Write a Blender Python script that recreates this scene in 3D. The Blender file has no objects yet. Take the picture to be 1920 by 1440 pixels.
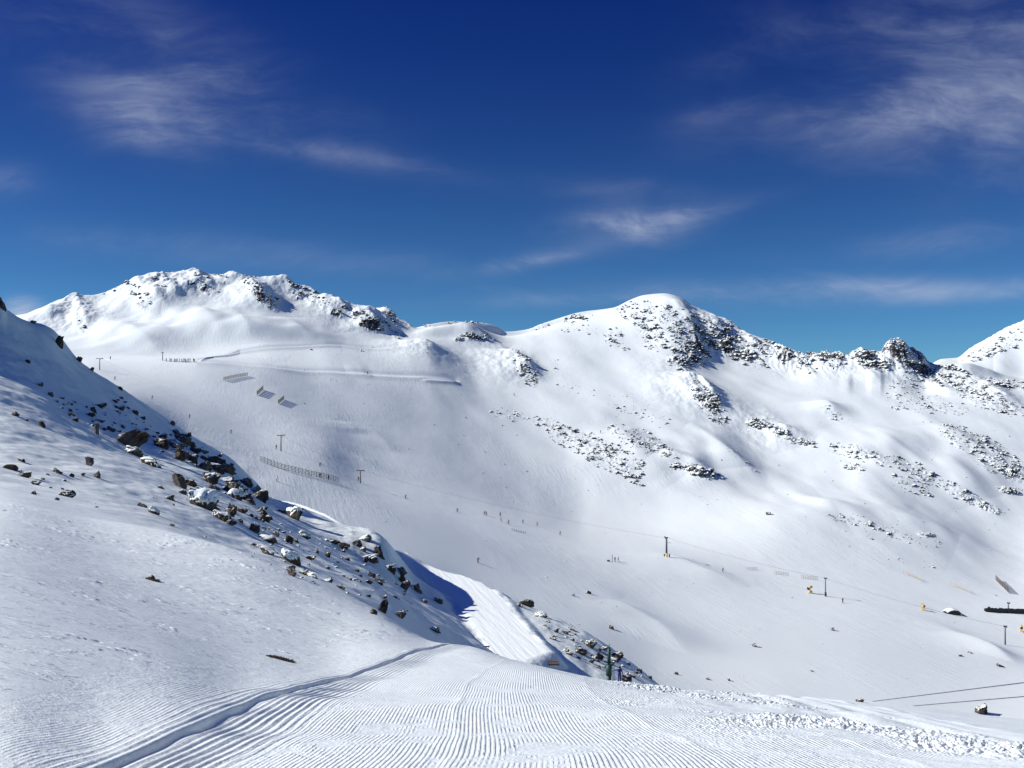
import bpy, bmesh, math, random
import numpy as np
from mathutils import Vector, Matrix
random.seed(7)
S = bpy.context.scene
COL = S.collection
R = math.radians
F = 1805.0            # focal length in units of the 1920-wide photograph

# ------------------------------------------------------------------ camera
cd = bpy.data.cameras.new('camera'); cam = bpy.data.objects.new('camera', cd); COL.objects.link(cam)
cd.sensor_width = 36; cd.lens = 36 * F / 1920; cd.clip_start = 0.1; cd.clip_end = 20000
cam.location = (0, 0, 0); cam.rotation_euler = (R(90), 0, 0); S.camera = cam

# ------------------------------------------------------------------ sun and sky
SUN_EL, SUN_AZ = 33.5, -91.0        # azimuth measured from +Y, negative = to the left
SUN_STRENGTH, SKY_STRENGTH, EXPOSURE = 4.6, 0.11, 0.33
sd = bpy.data.lights.new('sun', 'SUN'); sun = bpy.data.objects.new('sun', sd); COL.objects.link(sun)
sd.energy = SUN_STRENGTH; sd.angle = R(0.5); sd.color = (1, 0.985, 0.905)
sv = Vector((math.sin(R(SUN_AZ)) * math.cos(R(SUN_EL)), math.cos(R(SUN_AZ)) * math.cos(R(SUN_EL)), math.sin(R(SUN_EL))))
sun.rotation_euler = sv.to_track_quat('Z', 'Y').to_euler(); sun.location = (-200, 50, 200)
S.view_settings.view_transform = 'Standard'; S.view_settings.look = 'None'
S.view_settings.exposure = EXPOSURE; S.view_settings.gamma = 1

class NT:
    def __init__(s, nt): s.nt = nt; s.n = nt.nodes; s.l = nt.links
    def node(s, t, **k):
        n = s.n.new(t)
        for a, b in k.items(): setattr(n, a, b)
        return n
    def put(s, sock, v):
        if hasattr(v, 'is_linked') or isinstance(v, bpy.types.NodeSocket): s.l.new(v, sock)
        else: sock.default_value = v
    def m(s, op, a, b=None, c=None, clamp=False):
        n = s.node('ShaderNodeMath', operation=op, use_clamp=clamp)
        s.put(n.inputs[0], a)
        if b is not None: s.put(n.inputs[1], b)
        if c is not None: s.put(n.inputs[2], c)
        return n.outputs[0]
    def mix(s, f, a, b, bt='MIX'):
        n = s.node('ShaderNodeMix', data_type='RGBA', blend_type=bt)
        s.put(n.inputs[0], f); s.put(n.inputs[6], a); s.put(n.inputs[7], b)
        return n.outputs[2]
    def noise(s, vec, scale, detail=4, rough=.5, dist=0., lac=2.):
        n = s.node('ShaderNodeTexNoise')
        if vec is not None: s.l.new(vec, n.inputs['Vector'])
        n.inputs['Scale'].default_value = scale; n.inputs['Detail'].default_value = detail
        n.inputs['Roughness'].default_value = rough; n.inputs['Distortion'].default_value = dist
        n.inputs['Lacunarity'].default_value = lac
        return n.outputs[0]
    def rotscale(s, vec, deg, sc):
        a = s.node('ShaderNodeMapping'); s.l.new(vec, a.inputs[0]); a.inputs['Rotation'].default_value = (0, 0, R(deg))
        b = s.node('ShaderNodeMapping'); s.l.new(a.outputs[0], b.inputs[0]); b.inputs['Scale'].default_value = sc
        return b
    def comb(s, x, y, z):
        n = s.node('ShaderNodeCombineXYZ')
        for i, v in enumerate((x, y, z)): s.put(n.inputs[i], v)
        return n.outputs[0]
    def ss(s, v, a, b):                                   # smoothstep
        n = s.node('ShaderNodeMapRange', interpolation_type='SMOOTHSTEP')
        s.put(n.inputs[0], v); s.put(n.inputs[1], a); s.put(n.inputs[2], b)
        return n.outputs[0]

W = bpy.data.worlds.new('World'); S.world = W; W.use_nodes = True
T = NT(W.node_tree); T.n.clear()
sky = T.node('ShaderNodeTexSky', sky_type='NISHITA', sun_disc=False)
sky.sun_elevation = R(SUN_EL); sky.sun_rotation = R(SUN_AZ); sky.altitude = 2600
sky.air_density = 0.75; sky.dust_density = 0.05; sky.ozone_density = 4.0
tc = T.node('ShaderNodeTexCoord')
sp = T.node('ShaderNodeSeparateXYZ'); T.l.new(tc.outputs['Generated'], sp.inputs[0])
X, Y_, Z = sp.outputs
g = T.node('ShaderNodeGamma'); T.l.new(sky.outputs[0], g.inputs[0]); g.inputs[1].default_value = 1.0
SKYCOL = g.outputs[0]
elev = T.m('MAXIMUM', Z, 0.0)
# the zenith of a clear mountain sky is much deeper than its rim
deep = T.ss(elev, 0.0, 0.42)
tint = T.mix(deep, (0.235, 0.44, 0.55, 1), (0.046, 0.145, 0.47, 1))
base = T.mix(1.0, SKYCOL, tint, 'MULTIPLY')
# the sky is darkest square to the sun and brighter towards and away from it
dt = T.node('ShaderNodeVectorMath', operation='DOT_PRODUCT'); T.l.new(tc.outputs['Generated'], dt.inputs[0]); dt.inputs[1].default_value = sv
c2 = T.m('MULTIPLY', dt.outputs['Value'], dt.outputs['Value'])
side = T.m('ADD', 1.0, T.m('MULTIPLY', T.ss(c2, .48, .95), 4.2))
base = T.mix(1.0, base, T.comb(side, side, side), 'MULTIPLY')
# thin cirrus, laid out by direction (a = x/y, e = z/y)
yy = T.m('MAXIMUM', Y_, 0.05)
A_ = T.m('DIVIDE', X, yy); E_ = T.m('DIVIDE', Z, yy)
def blob(px, py, rx, ry, ang, st):
    ca, sa = math.cos(R(ang)), math.sin(R(ang))
    dx = T.m('SUBTRACT', A_, (px - 960) / F); dy = T.m('SUBTRACT', E_, (720 - py) / F)
    u = T.m('DIVIDE', T.m('ADD', T.m('MULTIPLY', dx, ca), T.m('MULTIPLY', dy, sa)), rx / F)
    v = T.m('DIVIDE', T.m('SUBTRACT', T.m('MULTIPLY', dy, ca), T.m('MULTIPLY', dx, sa)), ry / F)
    d = T.m('ADD', T.m('MULTIPLY', u, u), T.m('MULTIPLY', v, v))
    return T.m('MULTIPLY', T.m('EXPONENT', T.m('MULTIPLY', d, -1.0)), st)
BL = [(300, 190, 150, 75, -12, .95), (250, 245, 90, 40, -25, .5), (180, 60, 240, 80, -18, .32), (430, 130, 240, 70, -25, .26), (560, 275, 230, 22, -10, .50),
      (1720, 215, 300, 65, 8, .62), (1880, 110, 190, 190, 0, .80), (1690, 190, 70, 45, 0, .5), (1560, 225, 90, 45, 0, .45), (1350, 215, 80, 25, 10, .25), (1400, 95, 110, 40, 20, .22), (1700, 50, 250, 60, 0, .4),
      (1165, 430, 110, 36, 8, 1.1), (1270, 403, 130, 17, 13, .9), (1080, 470, 110, 16, 14, .8), (1000, 490, 110, 13, 8, .6), (930, 508, 40, 12, 5, .6), (1230, 360, 170, 22, -4, .30),
      (1500, 540, 420, 20, 0, .65), (1800, 548, 260, 16, 3, .62), (1150, 555, 260, 14, 3, .42), (420, 465, 420, 30, -5, .25), (10, 345, 70, 30, 0, .5), (40, 575, 34, 16, 0, 1.7), (1750, 455, 200, 25, 5, .25), (20,590,60,12,0,.9)]
cl = None
for b in BL:
    o = blob(*b); cl = o if cl is None else T.m('ADD', cl, o)
warp = T.noise(T.comb(T.m('MULTIPLY', A_, 1.0), T.m('MULTIPLY', E_, 2.0), 0.), 3.0, 3, .55)
wv = T.m('MULTIPLY', T.m('SUBTRACT', warp, .5), .22)
n1 = T.noise(T.comb(T.m('ADD', A_, wv), T.m('MULTIPLY', T.m('ADD', E_, T.m('MULTIPLY', wv, .55)), 2.5), 3.1), 5.4, 11, .62, .10)
n2 = T.noise(T.comb(A_, T.m('MULTIPLY', T.m('ADD', E_, T.m('MULTIPLY', wv, .8)), 9.0), 7.7), 5.0, 8, .66)
nn = T.m('MULTIPLY', T.ss(n1, .36, .72), T.m('ADD', T.m('MULTIPLY', T.ss(n2, .3, .7), .6), .55))
cf = T.m('ADD', T.m('MULTIPLY', cl, nn), T.m('MULTIPLY', cl, .13))
cf = T.m('MINIMUM', T.m('MULTIPLY', cf, .54), .8)
ccol = T.mix(T.ss(elev, .05, .38), (0.47 / SKY_STRENGTH, 0.50 / SKY_STRENGTH, 0.60 / SKY_STRENGTH, 1), (0.20 / SKY_STRENGTH, 0.25 / SKY_STRENGTH, 0.38 / SKY_STRENGTH, 1))
fin = T.mix(cf, base, ccol)
bg = T.node('ShaderNodeBackground'); T.l.new(fin, bg.inputs[0]); bg.inputs[1].default_value = SKY_STRENGTH
ow = T.node('ShaderNodeOutputWorld'); T.l.new(bg.outputs[0], ow.inputs[0])

# ------------------------------------------------------------------ helpers
def link(o, parent=None):
    COL.objects.link(o)
    if parent: o.parent = parent
    return o
def tag(o, label=None, cat=None, group=None, kind=None):
    if label: o['label'] = label
    if cat: o['category'] = cat
    if group: o['group'] = group
    if kind: o['kind'] = kind
    return o
def np_mesh(name, verts, faces, smooth=True):             # faces: (n,3) or (n,4) int array
    me = bpy.data.meshes.new(name)
    nv, nf, k = len(verts), len(faces), faces.shape[1]
    me.vertices.add(nv); me.vertices.foreach_set('co', verts.astype(np.float32).ravel())
    me.loops.add(nf * k); me.loops.foreach_set('vertex_index', faces.astype(np.int32).ravel())
    me.polygons.add(nf); me.polygons.foreach_set('loop_start', np.arange(0, nf * k, k, dtype=np.int32))
    if smooth: me.polygons.foreach_set('use_smooth', np.ones(nf, bool))
    me.update(calc_edges=True)
    return me
def sst(x, a, b):
    t = np.clip((x - a) / (b - a), 0, 1); return t * t * (3 - 2 * t)
_rng = np.random.RandomState(3)
_G = _rng.randn(256, 256, 2).astype(np.float32); _G /= np.linalg.norm(_G, axis=2, keepdims=True)
def perlin(x, y):
    xi = np.floor(x).astype(np.int32); yi = np.floor(y).astype(np.int32)
    xf = (x - xi).astype(np.float32); yf = (y - yi).astype(np.float32)
    u = xf**3 * (xf * (xf * 6 - 15) + 10); v = yf**3 * (yf * (yf * 6 - 15) + 10)
    def gr(ix, iy, fx, fy):
        g_ = _G[ix & 255, iy & 255]; return g_[..., 0] * fx + g_[..., 1] * fy
    a = gr(xi, yi, xf, yf); b = gr(xi + 1, yi, xf - 1, yf)
    c = gr(xi, yi + 1, xf, yf - 1); d = gr(xi + 1, yi + 1, xf - 1, yf - 1)
    return ((a + u * (b - a)) * (1 - v) + (c + u * (d - c)) * v) * 1.45
def fbm(x, y, octs=4, gain=.5, lac=2.03, ridged=False):
    s = 0; a = 1.; n = 0
    for i in range(octs):
        p = perlin(x + 17.3 * i, y - 9.1 * i)
        s = s + a * ((1 - 2 * np.abs(p)) if ridged else p); n += a
        x = x * lac; y = y * lac; a *= gain
    return s / n
def pchip_cols(Xk, Yk, xq):
    """Xk, Yk: (K,N) knots for each column; xq: (M,) -> (M,N)"""
    h = np.diff(Xk, axis=0); d = np.diff(Yk, axis=0) / h
    m = np.zeros_like(Yk)
    w1 = 2 * h[1:] + h[:-1]; w2 = h[1:] + 2 * h[:-1]
    with np.errstate(all='ignore'):
        mm = (w1 + w2) / (w1 / d[:-1] + w2 / d[1:])
    m[1:-1] = np.where(d[:-1] * d[1:] > 0, mm, 0)
    m[0] = d[0]; m[-1] = d[-1]
    out = np.empty((len(xq), Xk.shape[1])); K = Xk.shape[0]
    for i, x in enumerate(xq):
        k = np.clip((Xk <= x).sum(0) - 1, 0, K - 2)
        c = np.arange(Xk.shape[1])
        hh = h[k, c]; t = np.clip((x - Xk[k, c]) / hh, -.5, 1.5)
        out[i] = ((1 + 2 * t) * (1 - t)**2 * Yk[k, c] + t * (1 - t)**2 * hh * m[k, c]
                  + t * t * (3 - 2 * t) * Yk[k + 1, c] + t * t * (t - 1) * hh * m[k + 1, c])
    return out
def pchip1(xk, yk, xq):
    xk = np.array(xk, float); yk = np.array(yk, float)
    xq = np.clip(xq, xk[0], xk[-1])
    k = np.clip(np.searchsorted(xk, xq, side='right') - 1, 0, len(xk) - 2)
    h = np.diff(xk); d = np.diff(yk) / h; m = np.zeros(len(yk))
    for i in range(1, len(yk) - 1):
        if d[i - 1] * d[i] > 0:
            w1 = 2 * h[i] + h[i - 1]; w2 = h[i] + 2 * h[i - 1]
            m[i] = (w1 + w2) / (w1 / d[i - 1] + w2 / d[i])
    m[0] = d[0]; m[-1] = d[-1]
    t = (xq - xk[k]) / h[k]
    return ((1 + 2 * t) * (1 - t)**2 * yk[k] + t * (1 - t)**2 * h[k] * m[k] + t * t * (3 - 2 * t) * yk[k + 1] + t * t * (t - 1) * h[k] * m[k + 1])

# ------------------------------------------------------------------ terrain
# The land is surveyed as cross lines from the nearest snow to the skyline.  Each line is a list of
# stations (bearing, distance Y, sight angle); 'z' stations give the height instead.
PXL, PXR = -1500, 3400
def zz(px, Y, z): return (px, Y, 720 - F * z / Y)
L = []
def line(*p): L.append(p)
for y0, z0 in ((.7, -1.60), (1.2, -1.6), (2.2, -1.62), (3.3, -1.70)):
    line(zz(PXL, y0, z0 + .04 * y0), zz(PXR, y0, z0))
line((PXL, 4.2, 1330), (0, 4.3, 1418), (212, 4.5, 1440), (960, 4.6, 1440), (1440, 4.6, 1440), (1920, 4.7, 1440), (PXR, 4.7, 1440))
line((PXL, 8, 930), (0, 8, 1172), (300, 8, 1250), (480, 8, 1304), (700, 8, 1322), (960, 8, 1330), (1440, 8, 1350), (1920, 8.2, 1394), (PXR, 8.2, 1470))
line((PXL, 14, 820), (0, 14, 1062), (250, 14, 1136), (480, 14, 1206), (655, 13.6, 1247), (817, 14, 1248), (960, 14, 1252), (1060, 13.5, 1266), (1120, 13, 1277), (1240, 13, 1292), (1440, 13.5, 1314), (1640, 14, 1338), (1920, 14, 1374), (PXR, 14, 1470))
line((PXL, 45, 820), (-300, 40, 890), (0, 36, 928), (180, 33, 985), (480, 28, 1070), (700, 25, 1150), (817, 21, 1207), (880, 19.5, 1214), (960, 18, 1237), (1120, 16.5, 1272), (1240, 17, 1287), (1440, 20, 1305), (1600, 27, 1314), (1710, 33, 1324), (1920, 38, 1348), (2400, 40, 1385), (PXR, 42, 1420))
line((PXL, 60, 740), (-300, 56, 830), (0, 52, 893), (250, 50, 955), (480, 50, 1048), (600, 48, 1092), (700, 46, 1142), zz(817, 46, -13), zz(960, 45, -15), zz(1120, 45, -17), zz(1440, 50, -22), zz(1700, 55, -25), zz(1920, 60, -28), zz(PXR, 64, -32))
line((PXL, 85, 640), (-300, 80, 720), (0, 78, 785), (120, 78, 835), (250, 78, 885), (400, 78, 940), (500, 78, 990), (620, 78, 1052), (720, 75, 1108), (817, 78, 1170), (870, 85, 1198), (905, 90, 1212), zz(960, 90, -26.4), zz(1060, 90, -28.5), zz(1225, 90, -34), zz(1440, 90, -42), zz(1920, 100, -54), zz(PXR, 105, -60))
line((PXL, 125, 520), (-1000, 118, 60), (-560, 118, 290), (-300, 118, 540), (0, 115, 690), (120, 115, 760), (250, 112, 838), (400, 112, 902), (500, 112, 957), (620, 112, 1028), (700, 112, 1074), (780, 112, 1122), (850, 112, 1160), (905, 108, 1192), (960, 106, 1196), (1025, 106, 1215), (1100, 106, 1240), (1165, 104, 1275), zz(1242, 104, -34.5), zz(1440, 112, -52), zz(1920, 120, -65), zz(PXR, 125, -70))  # stations left of the frame: unseen hill raised to shade the hillside
line((PXL, 150, 420), (-1000, 150, 220), (-560, 150, 255), (-300, 145, 360), (-100, 138, 520), (0, 133, 625), (100, 140, 680), (225, 152, 755), (325, 156, 820), (425, 160, 882), (480, 162, 925), (522, 160, 950), (562, 156, 966), (585, 152, 978), (660, 140, 998), (695, 138, 1007), (717, 136, 1024), (742, 136, 1053), (765, 136, 1079), (817, 130, 1113), (862, 124, 1142), (905, 125, 1128), (960, 122, 1150), (1025, 118, 1178), (1100, 114, 1215), (1165, 112, 1252), (1242, 110, 1300), zz(1440, 125, -57), zz(1920, 135, -70), zz(PXR, 140, -75))  # unseen hill top at far left, height set by the shade it casts
line((PXL, 190, 410), (-1000, 175, 330), (-560, 165, 290), (-300, 160, 360), (-80, 153, 490), (0, 150, 560), (15, 151, 582), (42, 155, 597), (95, 161, 622), (120, 165, 648), (150, 168, 677), (225, 178, 727), (287, 184, 770), (357, 192, 817), (425, 198, 857), (480, 206, 905), (507, 235, 931), (555, 230, 941), (600, 216, 960), (640, 202, 982), (665, 190, 1001), (695, 178, 1011), (717, 170, 1033), (797, 158, 1063), (870, 148, 1085), (905, 143, 1100), (940, 139, 1112), (960, 136, 1122), (1025, 131, 1155), (1100, 126, 1187), (1165, 123, 1230), (1242, 120, 1290), zz(1440, 140, -62), zz(1920, 150, -75), zz(PXR, 155, -80))  # off-frame left stations shaped to shade the hill face but clear the road
line(zz(PXL, 250, 0), zz(-560, 235, 10), zz(-300, 235, 0), zz(0, 250, -15), zz(225, 250, -17), zz(357, 250, -25), zz(425, 255, -32), zz(507, 265, -38), zz(600, 250, -40), zz(700, 240, -44), zz(800, 220, -46), zz(900, 200, -50), zz(960, 190, -52), zz(1100, 180, -56), zz(1240, 172, -62), zz(1440, 172, -72), zz(1920, 185, -84), zz(PXR, 190, -90))
line(zz(PXL, 330, -5), zz(0, 330, -5), zz(225, 350 - 15, -8), zz(357, 322, -22), zz(480, 305, -33), zz(555, 298, -38.3), zz(650, 290, -43.8), zz(797, 275, -52), zz(900, 260, -58.2), zz(960, 255, -61.2), zz(1100, 245, -67), zz(1240, 238, -73), zz(1440, 238, -78), zz(1600, 242, -81.5), zz(1920, 252, -88), zz(PXR, 255, -95))
line(zz(PXL, 360, 0), zz(0, 360, -2), zz(225, 360, -5), (357, 350, 817), (480, 348, 868), (555, 345, 895), (650, 345, 930), (800, 345, 985), (896, 345, 1022), (1000, 345, 1060), (1100, 345, 1092), (1240, 345, 1128), (1440, 345, 1158), (1600, 345, 1180), (1920, 345, 1235), (PXR, 345, 1350))
line(zz(PXL, 430, 10), zz(0, 430, 5), zz(160, 430, 0), (225, 430, 729), (357, 430, 777), (480, 428, 825), (600, 425, 862), (677, 425, 900), (800, 430, 937), (900, 430, 968), (1100, 430, 1025), (1250, 430, 1050), (1440, 430, 1078), (1600, 430, 1098), (1920, 430, 1142), (PXR, 430, 1200))
line((PXL, 520, 690), (0, 520, 690), (160, 520, 690), (225, 520, 700), (357, 520, 724), (480, 520, 757), (600, 520, 797), (677, 520, 830), (800, 520, 872), (900, 520, 910), (1000, 520, 948), (1100, 520, 978), (1250, 520, 990), (1440, 520, 985), (1600, 520, 1000), (1750, 520, 1030), (1920, 520, 1062), (PXR, 520, 1060))
line((PXL, 600, 640), (0, 590, 665), (160, 580, 671), (357, 585, 674), (480, 590, 692), (600, 600, 722), (700, 600, 752), (800, 600, 790), (900, 600, 828), (1000, 600, 858), (1100, 600, 878), (1250, 600, 896), (1350, 600, 908), (1440, 600, 922), (1600, 600, 925), (1760, 600, 955), (1920, 600, 975), (PXR, 600, 950))
line((PXL, 670, 560), (0, 660, 640), (160, 650, 658), (357, 655, 664), (480, 665, 662), (600, 680, 668), (700, 680, 688), (800, 680, 715), (900, 680, 752), (1000, 680, 775), (1100, 680, 788), (1250, 680, 806), (1350, 680, 822), (1440, 680, 838), (1600, 680, 838), (1760, 680, 852), (1920, 680, 862), (PXR, 680, 820))
line((PXL, 740, 480), (0, 730, 610), (160, 730, 615), (357, 750, 590), (480, 760, 592), (600, 762, 612), (700, 762, 636), (800, 762, 652), (900, 762, 692), (1000, 762, 703), (1100, 762, 708), (1250, 762, 720), (1350, 762, 736), (1440, 762, 748), (1600, 762, 752), (1760, 762, 758), (1920, 762, 762), (PXR, 762, 700))
line((PXL, 770, 450), (0, 750, 600), (160, 775, 572), (355, 805, 530), (480, 812, 535), (600, 808, 572), (700, 805, 604), (780, 800, 632), (870, 815, 640), (950, 825, 652), (1080, 835, 648), (1240, 845, 648), (1320, 845, 672), (1400, 842, 685), (1480, 836, 690), (1530, 830, 688), (1600, 826, 690), (1680, 826, 690), (1745, 830, 712), (1800, 830, 712), (1860, 830, 715), (1920, 830, 722), (PXR, 830, 600))
line((PXL, 800, 430), (0, 765, 596), (160, 785, 560), (355, 830, 511), (480, 838, 520), (600, 832, 552), (700, 822, 583), (780, 815, 618), (870, 840, 612), (950, 860, 633), (1080, 890, 610), (1240, 905, 590), (1320, 895, 620), (1400, 885, 648), (1460, 872, 656), (1510, 864, 664), (1545, 860, 661), (1570, 858, 659), (1590, 857, 668), (1602, 857, 656), (1622, 856, 651), (1636, 856, 664), (1650, 855, 663), (1660, 854, 644), (1672, 854, 635), (1690, 854, 642), (1710, 855, 656), (1730, 856, 668), (1745, 857, 684), (1780, 858, 688), (1815, 860, 684), (1850, 862, 692), (1885, 864, 706), (1920, 866, 712), (2200, 870, 700), (PXR, 870, 560))
line(zz(PXL, 830, 125), zz(0, 800, 50), zz(160, 810, 68), zz(355, 850, 97), zz(480, 862, 94), zz(600, 856, 78), zz(700, 846, 62), zz(780, 840, 49), zz(870, 870, 53.5), zz(950, 888, 44), zz(1080, 915, 62), (1240, 935, 567), (1320, 925, 598), (1400, 915, 635), (1460, 900, 652), zz(1510, 900, 20), zz(1600, 900, 14), zz(1700, 900, 12), zz(1745, 905, 13.5), zz(1780, 905, 12), zz(1850, 910, 12), zz(1920, 915, 8), zz(2200, 915, 10), zz(PXR, 915, 60))
SK = [(PXL, 480), (-200, 640), (20, 606), (42, 596), (70, 580), (110, 562), (135, 554), (160, 557), (190, 545), (240, 530), (265, 521), (290, 509), (315, 511), (345, 505), (370, 505), (385, 513), (400, 518), (412, 512), (460, 515), (520, 517), (550, 528), (590, 541), (630, 560), (670, 569), (685, 576), (712, 573), (735, 582), (750, 600), (780, 611), (800, 608), (850, 603), (910, 606), (930, 612), (950, 622), (985, 618), (1030, 602), (1100, 583), (1150, 577), (1180, 563), (1210, 553), (1245, 550), (1275, 557), (1300, 573), (1330, 586), (1370, 602), (1400, 623), (1440, 636), (1475, 652), (1510, 666), (1600, 690), (1700, 695), (1745, 680), (1765, 672), (1795, 670), (1820, 652), (1850, 635), (1885, 615), (1920, 600), (2050, 540), (2300, 480), (PXR, 440)]
SKY_Y = [(PXL, 860), (20, 770), (160, 800), (355, 842), (480, 852), (600, 845), (700, 832), (780, 826), (870, 855), (950, 878), (1080, 930), (1240, 980), (1400, 945), (1510, 930), (1700, 980), (1920, 1020), (PXR, 1050)]
SKYLINE_AT = len(L)
pxs = np.concatenate([np.linspace(PXL, -260, 70, endpoint=False), np.linspace(-260, -15, 60, endpoint=False), np.arange(-15, 1936, 1.55), np.linspace(1938, 2200, 60, endpoint=False), np.linspace(2200, PXR, 70)])
NC = len(pxs)
aa = (pxs - 960) / F
KX, KE = [], []
for ln in L:
    px_ = [p[0] for p in ln]
    KX.append(pchip1(px_, [math.log(p[1]) for p in ln], pxs)); KE.append((720 - pchip1(px_, [p[2] for p in ln], pxs)) / F)
ysky = np.log(pchip1([p[0] for p in SKY_Y], [p[1] for p in SKY_Y], pxs))
esky = (720 - pchip1([p[0] for p in SK], [p[1] for p in SK], pxs)) / F
# the last surveyed line before the skyline must stay in front of it
ys = np.maximum(ysky, KX[-1] + .012)
KX.append(ys); KE.append(esky)
KX.append(ys + .05); KE.append(esky - .022)
KX.append(ys + .18); KE.append(esky - .10)
KX.append(ys + .60); KE.append(esky - .26)
KX = np.array(KX); KE = np.array(KE)
for k in range(1, len(KX)): KX[k] = np.maximum(KX[k], KX[k - 1] + .01)
def seg(a, b, n): return np.linspace(math.log(a), math.log(b), n, endpoint=False)
rows = np.concatenate([seg(.8, 3.6, 50), seg(3.6, 24, 430), seg(24, 60, 130), seg(60, 245, 370), seg(245, 340, 80), seg(340, 1030, 620), seg(1030, 1500, 36), [math.log(1500)]])
E = pchip_cols(KX, KE, rows)
YY = np.repeat(np.exp(rows)[:, None], NC, 1); XX = YY * aa[None, :]; ZZ = YY * E
PX = np.repeat(pxs[None, :], len(rows), 0)
lnY = np.repeat(rows[:, None], NC, 1)
NR = len(rows)
def py_grid(): return 720 - F * ZZ / YY
near = lnY < KX[12][None, :]                               # everything in front of the hidden hollow
PYb = py_grid()

def rowcol(px, py, layer=None, Zg=None):
    """grid position where the line of sight through (px,py) first meets the land"""
    Zg = ZZ if Zg is None else Zg
    j = np.clip(np.searchsorted(pxs, px) - 1, 0, NC - 2); f = (px - pxs[j]) / (pxs[j + 1] - pxs[j])
    e = ((1 - f) * Zg[:, j] + f * Zg[:, j + 1]) / YY[:, j]
    t = (720 - py) / F
    lo = 0
    if layer == 'far': lo = int(np.searchsorted(rows, KX[12][j]))
    hit = np.nonzero(e[lo:] >= t)[0]
    if len(hit) == 0: i = lo + int(np.argmax(e[lo:]))
    else: i = lo + int(hit[0])
    i = min(max(i, 1), NR - 2)
    de = e[i] - e[i - 1]
    g_ = 0. if len(hit) == 0 or de <= 0 else float(np.clip((t - e[i - 1]) / de, 0, 1))
    return i - 1 + g_, j + f
def point(px, py, layer=None):
    r_, c_ = rowcol(px, py, layer)
    i, j = int(r_), int(c_); fi, fj = r_ - i, c_ - j
    Yv = (1 - fi) * YY[i, j] + fi * YY[i + 1, j]
    a_ = (1 - fj) * aa[j] + fj * aa[j + 1]
    z = (1 - fi) * ((1 - fj) * ZZ[i, j] + fj * ZZ[i, j + 1]) + fi * ((1 - fj) * ZZ[i + 1, j] + fj * ZZ[i + 1, j + 1])
    return Vector((a_ * Yv, Yv, z))
def height(x, y):
    a_ = x / y; px = 960 + F * a_
    j = int(np.clip(np.searchsorted(pxs, px) - 1, 0, NC - 2)); fj = (px - pxs[j]) / (pxs[j + 1] - pxs[j])
    i = int(np.clip(np.searchsorted(rows, math.log(y)) - 1, 0, NR - 2)); fi = (math.log(y) - rows[i]) / (rows[i + 1] - rows[i])
    e = (1 - fi) * ((1 - fj) * ZZ[i, j] / YY[i, j] + fj * ZZ[i, j + 1] / YY[i, j + 1]) + fi * ((1 - fj) * ZZ[i + 1, j] / YY[i + 1, j] + fj * ZZ[i + 1, j + 1] / YY[i + 1, j + 1])
    return e * y

def poly_dist(P, X_, Y__):
    """signed distance (negative inside) to a polygon, vectorised"""
    d = np.full(X_.shape, 1e9); inside = np.zeros(X_.shape, bool); n = len(P)
    for i in range(n):
        x1, y1 = P[i]; x2, y2 = P[(i + 1) % n]
        ex, ey = x2 - x1, y2 - y1
        t = np.clip(((X_ - x1) * ex + (Y__ - y1) * ey) / (ex * ex + ey * ey), 0, 1)
        d = np.minimum(d, (X_ - x1 - t * ex)**2 + (Y__ - y1 - t * ey)**2)
        c = (y1 > Y__) != (y2 > Y__)
        if y1 != y2: inside ^= c & (X_ < (x2 - x1) * (Y__ - y1) / (y2 - y1) + x1)
    d = np.sqrt(d); return np.where(inside, -d, d)

# --- the ski road along the left hill (outer and inner edges), flattened to a bench
road_out = [(507, 931), (555, 941), (600, 960), (640, 982), (665, 1002), (717, 1037), (797, 1064), (830, 1072), (870, 1086), (905, 1104), (945, 1138), (975, 1180), (1005, 1215), (1040, 1238)]
road_in = [(500, 940), (530, 975), (600, 1020), (700, 1055), (762, 1073), (792, 1096), (817, 1108), (842, 1123), (862, 1143), (888, 1180), (905, 1212), (935, 1262)]
near_i = int(np.searchsorted(rows, math.log(85))); far_i = int(np.searchsorted(rows, math.log(255)))
def road_profile(x):                                        # plan position: distance of the two edges by bearing
    pass
ro = np.array([[((p[0] - 960) / F) * y_, y_] for p, y_ in zip(road_out, (238, 232, 218, 204, 190, 170, 158, 153, 147.5, 142, 132, 118, 108, 101))])
ri = np.array([[((p[0] - 960) / F) * y_, y_] for p, y_ in zip(road_in, (226, 210, 190, 165, 148, 140, 135, 129, 123, 112, 104, 92))])
road_poly = [tuple(p) for p in ro] + [tuple(p) for p in ri[::-1]]
sl = slice(near_i, far_i)
rd = np.full(YY.shape, 1e3); rd[sl] = poly_dist(road_poly, XX[sl], YY[sl])
zr = np.interp(YY, [85, 100, 125, 150, 190, 240], [-27.0, -28.0, -28.9, -29.5, -29.8, -28.8])
w = 1 - sst(rd, -.3, 1.6); ZZ = ZZ * (1 - w) + zr * w
road_w = 1 - sst(rd, -.6, .2)

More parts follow.
